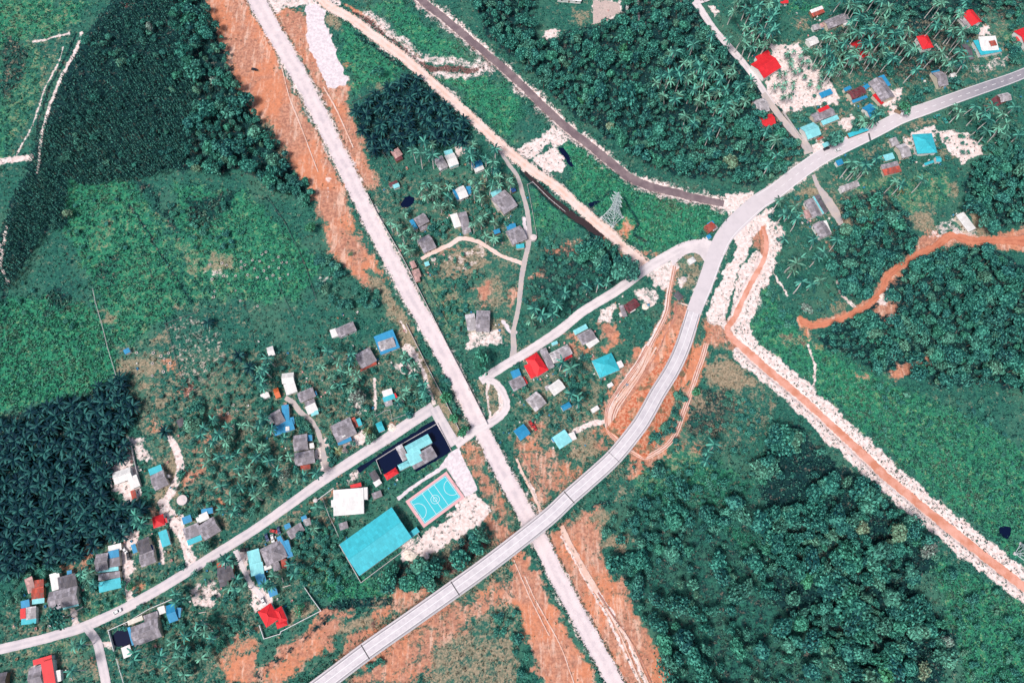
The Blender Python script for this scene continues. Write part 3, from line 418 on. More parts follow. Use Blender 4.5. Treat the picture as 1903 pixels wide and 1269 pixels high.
for t, s, hw, mt, z in [('c3', '1398 -10 1372 90 1340 180 1290 330 1230 500 1170 660 1110 740 1020 800 940 830 840 780', 4.4, M_PALETR, .05), ('c3', '1030 20 940 170 820 330 700 470 678 580 730 700', 1.5, M_PALETR, .055), ('c3', '1060 20 970 170 850 330 730 470 700 560 745 680', 1.2, M_TREAD, .055), ('c3', '965 10 880 160 770 310 690 430 660 540 680 640 740 715', 3.2, M_PALETR, .05), ('b3', '1165 690 1125 900 1100 1050 980 1290', 3.4, M_PALETR, .05), ('b3', '1170 950 1165 1060 1095 1200 1060 1290', 1.2, M_TREAD, .052), ('b3', '1190 960 1260 980', 1, M_PALETR, .06),
  ('d3', '330 110 380 220 440 330 540 500 600 600', 4.5, M_PALETR, .046), ('d3', '440 380 560 570 640 690 750 880 920 1290', 1.3, M_PALETR, .052), ('d3', '560 560 640 690 730 820 830 960 980 1290', 1.6, M_PALETR, .05), ('d3', '600 600 690 740 800 900 900 1060 1000 1290', 1.2, M_TREAD, .048), ('d3', '-20 360 30 480 90 620 160 760 240 920', 1, M_PALETR, .05), ('d3', '60 480 130 640 220 800 330 1010 430 1290', 1, M_PALETR, .052), ('c3', '0 840 50 960 120 1100 190 1240', 2.2, M_PALETR, .05), ('c3', '40 800 90 900 150 1010 210 1120', .8, M_TREAD, .052), ('a2', '170 480 230 720 320 950 440 1269', 1, M_PALETR, .05), ('a2', '480 640 560 780 640 950 700 1090', 1.1, M_PALETR, .05)]:
    ribbon('wheel_track', pl(t, s), hw, z, mt, .35)
    if hw in (4.4, 3.2, 3.4):
        for o_ in (-2.0, 2.0) if hw != 3.2 else (-1.5, 1.2, 7, 10, 15, 19): cc_ = catmull(pl(t, s), 8); dd_ = np.gradient(cc_, axis=0); dd_ /= np.linalg.norm(dd_, axis=1)[:, None]; ribbon('wheel_track', [tuple(x) for x in cc_ + np.stack([-dd_[:, 1], dd_[:, 0]], 1) * -o_ * np.sin(np.linspace(.35, 2.8, len(cc_)))[:, None] ** (0 if abs(o_) < 5 else .7)], .85 if abs(o_) < 5 else 1.1, z + .012 + .002 * o_ / 10, M_TREAD if abs(o_) < 5 else M_PALETR, .3); line_w(BLK, pl(t, s), hw + 1.5, 1, 0); line_w(OR, pl(t, s), hw + 5, 4, 5, .62)
# painted markings on the main road: edge lines, centre dashes, one zebra
def stripes(pts, off, hw, z, dash=None, m=None):
    c = catmull(pts, 1.5); d = np.gradient(c[:, :2], axis=0); d /= np.linalg.norm(d, axis=1)[:, None]; n = np.stack([-d[:, 1], d[:, 0]], 1); of = np.interp(np.linspace(0, 1, len(c)), np.linspace(0, 1, len(off)), off) if isinstance(off, (list, tuple)) else off
    c2 = c[:, :2] + n * (np.asarray(of)[:, None] if np.ndim(of) else of); s = np.r_[0, np.cumsum(np.linalg.norm(np.diff(c2, axis=0), axis=1))]
    for i in range(len(c2) - 1):
        if dash and (s[i] % (dash * 2.4)) > dash: continue
        q4 = [c2[i] + n[i] * hw, c2[i] - n[i] * hw, c2[i + 1] - n[i + 1] * hw, c2[i + 1] + n[i + 1] * hw]; X, Y = P([a[0] for a in q4], [a[1] for a in q4], z); m.face([(x, y, z) for x, y in zip(X, Y)])
m = MB(); of = [8.2, 8.6, 9.4, 10, 11.5, 12.5, 13.2, 13, 13, 12]; stripes(MAIN[:-8], of, .38, .078, None, m); stripes(MAIN[:-1], [-a for a in of], .38, .078, None, m); stripes(MAIN[:-9], 0, .38, .078, 7, m)
struct(m.obj('road_markings', M_WHITE)); m = MB()
m = MB(); qz = pl('a4', '752 985 765 980 778 1035 765 1040'); X, Y = P([a[0] for a in qz], [a[1] for a in qz], .079); m.face([(x, y, .079) for x, y in zip(X, Y)][::-1]); struct(m.obj('road_patch', plain('dark_patch', (.10, .11, .12), .9)))
m = MB(); fp = pl('a3', '562 4 752 4 764 84 650 160 562 182')
for k in range(26):
    y0 = -4 + k * 1.9; x = [xx for xx in np.arange(1099, 1155, .8) if inside_pt(fp, xx, y0 + (xx - 1099) * .22)]
    if len(x) > 2:
        a, b_ = (min(x), y0 + (min(x) - 1099) * .22), (max(x), y0 + (max(x) - 1099) * .22); A0, B0 = P(*a, .1), P(*b_, .1); m.bar((*A0, .0), (*B0, .0), .26)
struct(m.obj('ploughed_furrows', plain('furrow_soil', (.62, .50, .47), .95, .3, .8)))
# ------------------------------------------------------------------ the ground: one sheet, fine in view, growing coarser to the horizon
def axis(a, b_, st_, far):
    core = np.arange(a, b_ + st_, st_); g = []; x = core[-1]; d = st_
    while x < far: d *= 1.45; x += d; g.append(x)
    g2 = []; x = core[0]; d = st_
    while x > -far: d *= 1.45; x -= d; g2.append(x)
    return np.array(g2[::-1] + list(core) + g)
ax, ay = axis(-440, 440, .72, 9000), axis(-75, 470, .72, 9000); GX, GY = np.meshgrid(ax, ay); gx, gy = GX.ravel(), GY.ravel()
ok = gy < 1200
PX, PY = pix(np.where(ok, gx, 0), np.where(ok, gy, 1200)); far = (~ok) | (PX < -MG) | (PX > 1903 + MG) | (PY < -MG) | (PY > 1269 + MG)
def ww(R, d=0.0): return np.where(far, d, smp(R, PX, PY))
blk = np.maximum(ww(FLAT), ww(BLK)); r1 = ww(N_[4] + .5); r2 = ww(N_[9] + .5)
h = -.03 - (1 - blk) * (.05 + .32 * r1 + .25 * r2) - 1.25 * ww(WAT) + np.where(ww(GV) > .5, 0, 0)
V = np.stack([gx, gy, h], 1); ny, nx = GX.shape; i = (np.arange(ny - 1)[:, None] * nx + np.arange(nx - 1)[None]).ravel(); Fq = np.stack([i, i + 1, i + nx + 1, i + nx], 1)
gm = npmesh('ground', V, Fq, smooth=True); ground = link('ground', gm); struct(ground)
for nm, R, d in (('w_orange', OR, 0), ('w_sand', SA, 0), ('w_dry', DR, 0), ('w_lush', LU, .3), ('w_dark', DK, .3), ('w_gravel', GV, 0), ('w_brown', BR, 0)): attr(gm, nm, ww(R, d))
b = NB('ground_soil_and_grass'); p = b.pos(); n1 = b.noise(.22, p, 6, .68); n2 = b.noise(.9, p, 4, .7); n3 = b.noise(.035, p, 4, .6); n4 = b.noise(.5, p, 3, .7)
nf = b.math('ADD', b.math('MULTIPLY', n1, .5), b.math('MULTIPLY', n2, .5))
def A(nm): return b.n("ShaderNodeAttribute", attribute_name=nm).outputs["Fac"]
n1s = b.step(n1, .37, .63); nfs = b.math('ADD', b.math('MULTIPLY', b.step(n1, .38, .62), .62), b.math('MULTIPLY', b.step(n2, .36, .64), .38))
def msk(nm, amp=.5, lo=.34, hi=.66, ns=None): return b.step(b.math('ADD', A(nm), b.math('MULTIPLY', b.math('SUBTRACT', ns or n1s, .5), amp)), lo, hi)
grass = b.mix(b.step(n2, .36, .66), (.016, .085, .076), (.040, .185, .130)); grass = b.mix(b.math('MULTIPLY', b.step(n3, .45, .65), .5), grass, (.085, .20, .14)); grass = b.mix(b.math('MULTIPLY', b.step(n1, .55, .72), .35), grass, (.15, .17, .13))
lush = b.mix(b.step(n2, .36, .64), (.012, .130, .085), (.05, .30, .155)); lush = b.mix(b.math('MULTIPLY', b.step(n1, .5, .7), .5), lush, (.13, .33, .14)); c = b.mix(msk('w_lush', .55, .2, .8), grass, lush)
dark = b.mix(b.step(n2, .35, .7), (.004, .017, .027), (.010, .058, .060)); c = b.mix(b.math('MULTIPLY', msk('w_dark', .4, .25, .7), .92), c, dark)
dry = b.mix(b.step(n2, .35, .65), (.24, .18, .12), (.46, .34, .24)); dry = b.mix(b.math('MULTIPLY', b.step(n1, .48, .66), .6), dry, (.10, .18, .13)); c = b.mix(b.math('MULTIPLY', msk('w_dry', .75, .22, .8, nfs), .9), c, dry)
br = b.mix(b.step(n2, .35, .7), (.10, .055, .055), (.24, .13, .115)); c = b.mix(msk('w_brown', .5), c, br)
mpo = b.n("ShaderNodeMapping"); mpo.inputs["Rotation"].default_value = (0, 0, math.radians(-25)); mpo.inputs["Scale"].default_value = (.28, .045, 1); b.l(p, mpo.inputs[0]); n7 = b.noise(1.0, mpo.outputs[0], 6, .7); n8 = b.noise(.03, p, 4, .6)
o1 = b.mix(b.step(n4, .38, .62), (.38, .17, .12), (.58, .28, .19)); o1 = b.mix(b.math('MULTIPLY', b.step(n8, .46, .6), .65), o1, (.68, .24, .12)); o1 = b.mix(b.math('MULTIPLY', b.step(n7, .50, .64), .6), o1, (.80, .56, .45)); o1 = b.mix(b.math('MULTIPLY', b.step(n1, .52, .66), .4), o1, (.30, .16, .12)); c = b.mix(msk('w_orange', .8, .2, .82, nfs), c, o1)
s1 = b.mix(b.step(n4, .36, .62), (.68, .53, .50), (.84, .74, .72)); n6 = b.noise(2.2, p, 3, .7); s1 = b.mix(b.math('MULTIPLY', b.step(n6, .58, .70), .55), s1, (.28, .19, .17)); c = b.mix(msk('w_sand', .62, .22, .66, nfs), c, s1)
g1 = b.mix(b.step(n4, .4, .6), (.64, .56, .60), (.78, .69, .72)); c = b.mix(msk('w_gravel', .15), c, g1)
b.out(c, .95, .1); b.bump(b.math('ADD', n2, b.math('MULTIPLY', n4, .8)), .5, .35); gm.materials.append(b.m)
# ================================================================== THE OVERPASS AND ITS RAMP
oc = catmull(OVER, 4); no = len(oc); oi = np.arange(no); i1 = int(np.argmin(np.hypot(oc[:, 0] - 1165, oc[:, 1] - 820)))
tt = np.clip(oi / i1, 0, 1); oz = .09 + 7.6 * tt * tt * (3 - 2 * tt); ow = np.stack([*P(oc[:, 0], oc[:, 1], 0), oz], 1)
for k in range(no): ow[k, 0], ow[k, 1] = P(oc[k, 0], oc[k, 1], oz[k])
od = np.gradient(ow[:, :2], axis=0); od /= np.linalg.norm(od, axis=1)[:, None]; on_ = np.stack([-od[:, 1], od[:, 0]], 1)   # left of travel (towards lower left): +n
def at(k, off, dz=0.0): return (ow[k, 0] + on_[k, 0] * off, ow[k, 1] + on_[k, 1] * off, oz[k] + dz)
ovr = thing('overpass', 'curved concrete overpass with pale deck crossing above the white dirt road', 'overpass', (0, 0, 0))
def strip(m, a, b_, dz, k0=0, k1=None, mi=0, uvs=True):
    for k in range(k0, (k1 or no) - 1): m.face([at(k, a, dz), at(k + 1, a, dz), at(k + 1, b_, dz), at(k, b_, dz)], mi)
def solid(m, a, b_, z0, z1, k0, k1):
    for k in range(k0, k1 - 1): m.hexa([at(k, a, z0), at(k, b_, z0), at(k + 1, b_, z0), at(k + 1, a, z0)], [at(k, a, z1), at(k, b_, z1), at(k + 1, b_, z1), at(k + 1, a, z1)])
b = NB('bridge_deck'); p = b.pos(); b.out(b.mix(b.step(b.noise(.25, p, 5, .7), .35, .68), (.66, .615, .645), (.54, .50, .54)), .9, .2); M_DECK = b.m
M_SHOULDER = plain('deck_gutter', (.30, .28, .31), .9, .2); M_JOINT = plain('joint_rubber', (.05, .05, .055), .8)
m = MB(); solid(m, 4.7, -4.7, -1.3, 0, i1, no); strip(m, 4.7, -4.7, 0, 0, i1 + 1); m.obj('deck', M_DECK, ovr)
for a_, b_ in ((4.15, 3.5), (-3.5, -4.15)): m = MB(); strip(m, a_, b_, .012); m.obj('gutter', M_SHOULDER, ovr)
for s in (1, -1): m = MB(); solid(m, s * 5.0, s * 4.7, -1.1, .95, 6, no); m.obj('parapet', M_CONC, ovr)
m = MB(); strip(m, .16, -.16, .016); strip(m, 3.3, 3.08, .016); strip(m, -3.08, -3.3, .016); m.obj('lane_marking', M_WHITE, ovr)
m = MB(); strip(m, 4.62, 4.5, 1.25, i1); m.obj('handrail', M_STEEL, ovr)
for jx, jy in ((1058, 925), (846, 1093), (679, 1211), (1141, 849)):
    k = int(np.argmin(np.hypot(oc[:, 0] - jx, oc[:, 1] - jy))); w_ = .28 if jx != 1141 else .12
    m = MB(); A = [np.array(at(k, o, .03)) for o in (4.6, -4.6)]; d3 = np.array([*od[k], 0]) * w_; m.face([A[0] - d3, A[1] - d3, A[1] + d3, A[0] + d3]); m.obj('expansion_joint', M_JOINT, ovr)
    for off in (3, -3):
        c = at(k, off); m = MB(); m.tube((c[0], c[1], -1.4), (c[0], c[1], c[2] - 1.32), .7, 12); m.obj('pier', M_CONC, ovr)
for k in range(12, no, 14):
    for s in (1, -1): m = MB(); m.bar(at(k, s * 5.0, -.3), at(k, s * 5.55, .7), .12); m.obj('parapet_bracket', M_CONC, ovr)
m = MB(); V_ = []
for k in range(0, i1 + 1):
    z = oz[k] - .06; o = 5.0 + .2 + z * 1.35
    V_.append([at(k, o, -z - .06 - .35), at(k, 5.05, -.12), at(k, -5.05, -.12), at(k, -o, -z - .06 - .35)])
for k in range(i1):
    for r in (0, 1, 2): m.face([V_[k][r], V_[k + 1][r], V_[k + 1][r + 1], V_[k][r + 1]])
m.face(V_[i1])
b = NB('embankment_soil'); p = b.pos(); c = b.mix(b.step(b.noise(.5, p, 5, .7), .4, .62), (.58, .15, .075), (.78, .40, .26)); c = b.mix(b.math('MULTIPLY', b.step(b.noise(.18, p, 4), .5, .62), .8), c, (.13, .16, .10)); b.out(c, .95, .1); b.bump(b.noise(.9, p, 4), .5, .5)
struct(m.obj('embankment', b.m)); line_w(BLK, OVER, 20, 1, 0)
# ================================================================== HOUSES
GEO_WIN = {}
def unit_box(name, mat, sx, sy, sz):
    m = MB(); m.box(-sx / 2, sx / 2, -sy / 2, sy / 2, -sz / 2, sz / 2); return m.mesh(name, [mat])
ME_DOOR = unit_box('door', M_DOOR, 1.0, .09, 2.05); ME_PANE = unit_box('pane', M_GLASS, 1.25, .05, .95)
m = MB(); m.box(-.75, .75, -.04, .03, .475, .6); m.box(-.75, .75, -.04, .03, -.6, -.475); m.box(-.75, -.625, -.04, .03, -.475, .475); m.box(.625, .75, -.04, .03, -.475, .475); ME_WIN = m.mesh('window', [M_WHITE])
def roof_section(root, sec, idx, wallm, base_z):
    t, p0, p1, p2, kind, colr, h = sec
    R0 = np.array(root.location[:2])
    A, B, C = (np.array(P(*q(t, *p), h)) for p in (p0, p1, p2))
    u = (B - A) / np.linalg.norm(B - A); v = np.array([-u[1], u[0]]); v = v * (1 if np.dot(C - B, v) > 0 else -1); L = np.linalg.norm(B - A); W = max(.8, abs(np.dot(C - B, v))); c = (A + C) / 2
    if kind == 'h' and W > L: u, v, L, W = v, -u, W, L
    T = lambda x, y, z: (c[0] - R0[0] + u[0] * x + v[0] * y, c[1] - R0[1] + u[1] * x + v[1] * y, z)
    flip = (u[0] * v[1] - u[1] * v[0]) < 0
    rise = {'g': min(.2 * W, 2.4), 'h': min(.24 * W, 2.6), 's': .1 * W, 'f': .03 * W}[kind]; a, w2 = L / 2, W / 2
    if kind == 'g': faces = [[(-a, -w2, 0), (a, -w2, 0), (a, 0, rise), (-a, 0, rise)], [(-a, 0, rise), (a, 0, rise), (a, w2, 0), (-a, w2, 0)]]
    elif kind == 'h':
        r = max(.05, a - w2); faces = [[(-a, -w2, 0), (a, -w2, 0), (r, 0, rise), (-r, 0, rise)], [(-r, 0, rise), (r, 0, rise), (a, w2, 0), (-a, w2, 0)], [(a, -w2, 0), (a, w2, 0), (r, 0, rise)], [(-a, w2, 0), (-a, -w2, 0), (-r, 0, rise)]]
    else: faces = [[(-a, -w2, rise), (a, -w2, rise), (a, w2, 0), (-a, w2, 0)]]
    m = MB(); edges = {}; th = .16
    for f in faces:
        ff = f[::-1] if flip else f; uv = [(x, y * 1.02) if abs(x) <= 1e9 else 0 for x, y, z in ff]; m.face([T(x, y, z + h) for x, y, z in ff], 0, uv)
        m.face([T(x, y, z + h - th) for x, y, z in ff[::-1]], 0, uv[::-1])
        for i in range(len(ff)):
            e = (ff[i], ff[(i + 1) % len(ff)]); k = tuple(sorted(e)); edges[k] = None if k in edges else e
    for e in edges.values():
        if e: x, y = e; m.face([T(*y[:2], y[2] + h), T(*x[:2], x[2] + h), T(*x[:2], x[2] + h - th), T(*y[:2], y[2] + h - th)], 0, [(0, 0)] * 4)
    ro = m.obj('roof', roofmat(colr), root)
    if kind in 'gh' and L > 7:
        r = a if kind == 'g' else max(.05, a - w2)
        mc = MB(); mc.bar(T(-r, 0, h + rise + .03), T(r, 0, h + rise + .03), .17)
        if kind == 'h':
            for sx in (1, -1):
                for sy in (1, -1): mc.bar(T(sx * r, 0, h + rise + .02), T(sx * a, sy * w2, h + .02), .13)
        mc.obj('ridge_cap', plain('ridge_' + colr, mul(ROOFC[colr], 1.25 if colr in ('red', 'dred') else .8), .6), ro)
    ins = .45 if min(L, W) > 4 else .2; x, y = a - ins, w2 - ins
    zt = lambda yy: h - th - .02 + (rise * (1 - abs(yy) / w2) if kind == 'g' else rise * (.5 - yy / W) if kind in 'sf' else 0)
    mw = MB(); cs = [(-x, -y), (x, -y), (x, y), (-x, y)]
    if flip: cs = cs[::-1]
    for i in range(4):
        s, e = cs[i], cs[(i + 1) % 4]; top = [T(*e, zt(e[1])), T(*s, zt(s[1]))]
        if kind == 'g' and abs(s[0] - e[0]) < 1e-6: top.insert(1, T(s[0], 0, zt(0)))
        mw.face([T(*s, base_z), T(*e, base_z)] + top)
    mw.obj('wall', wallm, root)
    poly_w(BLK, [q(t, *p) for p in (p0, p1, p2)] + [tuple(np.array(q(t, *p0)) + np.array(q(t, *p2)) - np.array(q(t, *p1)))], 2.5, 0); bb = T
    if idx == 0 and L > 5 and W > 4 and kind != 'x':
        ang = math.atan2(u[1], u[0])
        for sy in (1, -1):
            for sx in (-.3, .3):
                wn = link('window', ME_WIN, root, T(sx * L, sy * (y + .02), h * .55), ang + (0 if (sy < 0) != flip else math.pi)); link('pane', ME_PANE, wn)
        link('door', ME_DOOR, root, T(0, y + .03, 1.02), ang); link('door', ME_DOOR, root, T(.1 * L, -y - .03, 1.02), ang)
def build(txt):
    for blk in txt.strip().split('\n\n'):
        ls = blk.strip().split('\n'); nm, cat, label, wl = [a.strip() for a in ls[0].split('|')][:4]; secs = []
        for i, l in enumerate(ls[1:]):
            f = l.split(); n = [float(a) for a in f[1:7]]; hh = float(f[9]) if len(f) > 9 else (3.3 if i == 0 else 2.75 - .11 * i)
            secs.append((f[0], n[0:2], n[2:4], n[4:6], f[7], f[8], hh))
        s0 = secs[0]; a, c = q(s0[0], *s0[1]), q(s0[0], *s0[3]); X, Y = P((a[0] + c[0]) / 2, (a[1] + c[1]) / 2, s0[6])
        root = thing(nm, label, cat, (float(X), float(Y), 0))
        for i, s in enumerate(secs): roof_section(root, s, i, WALL[wl], -1.6 if 'pool' in label or 'pond' in label else -.6)
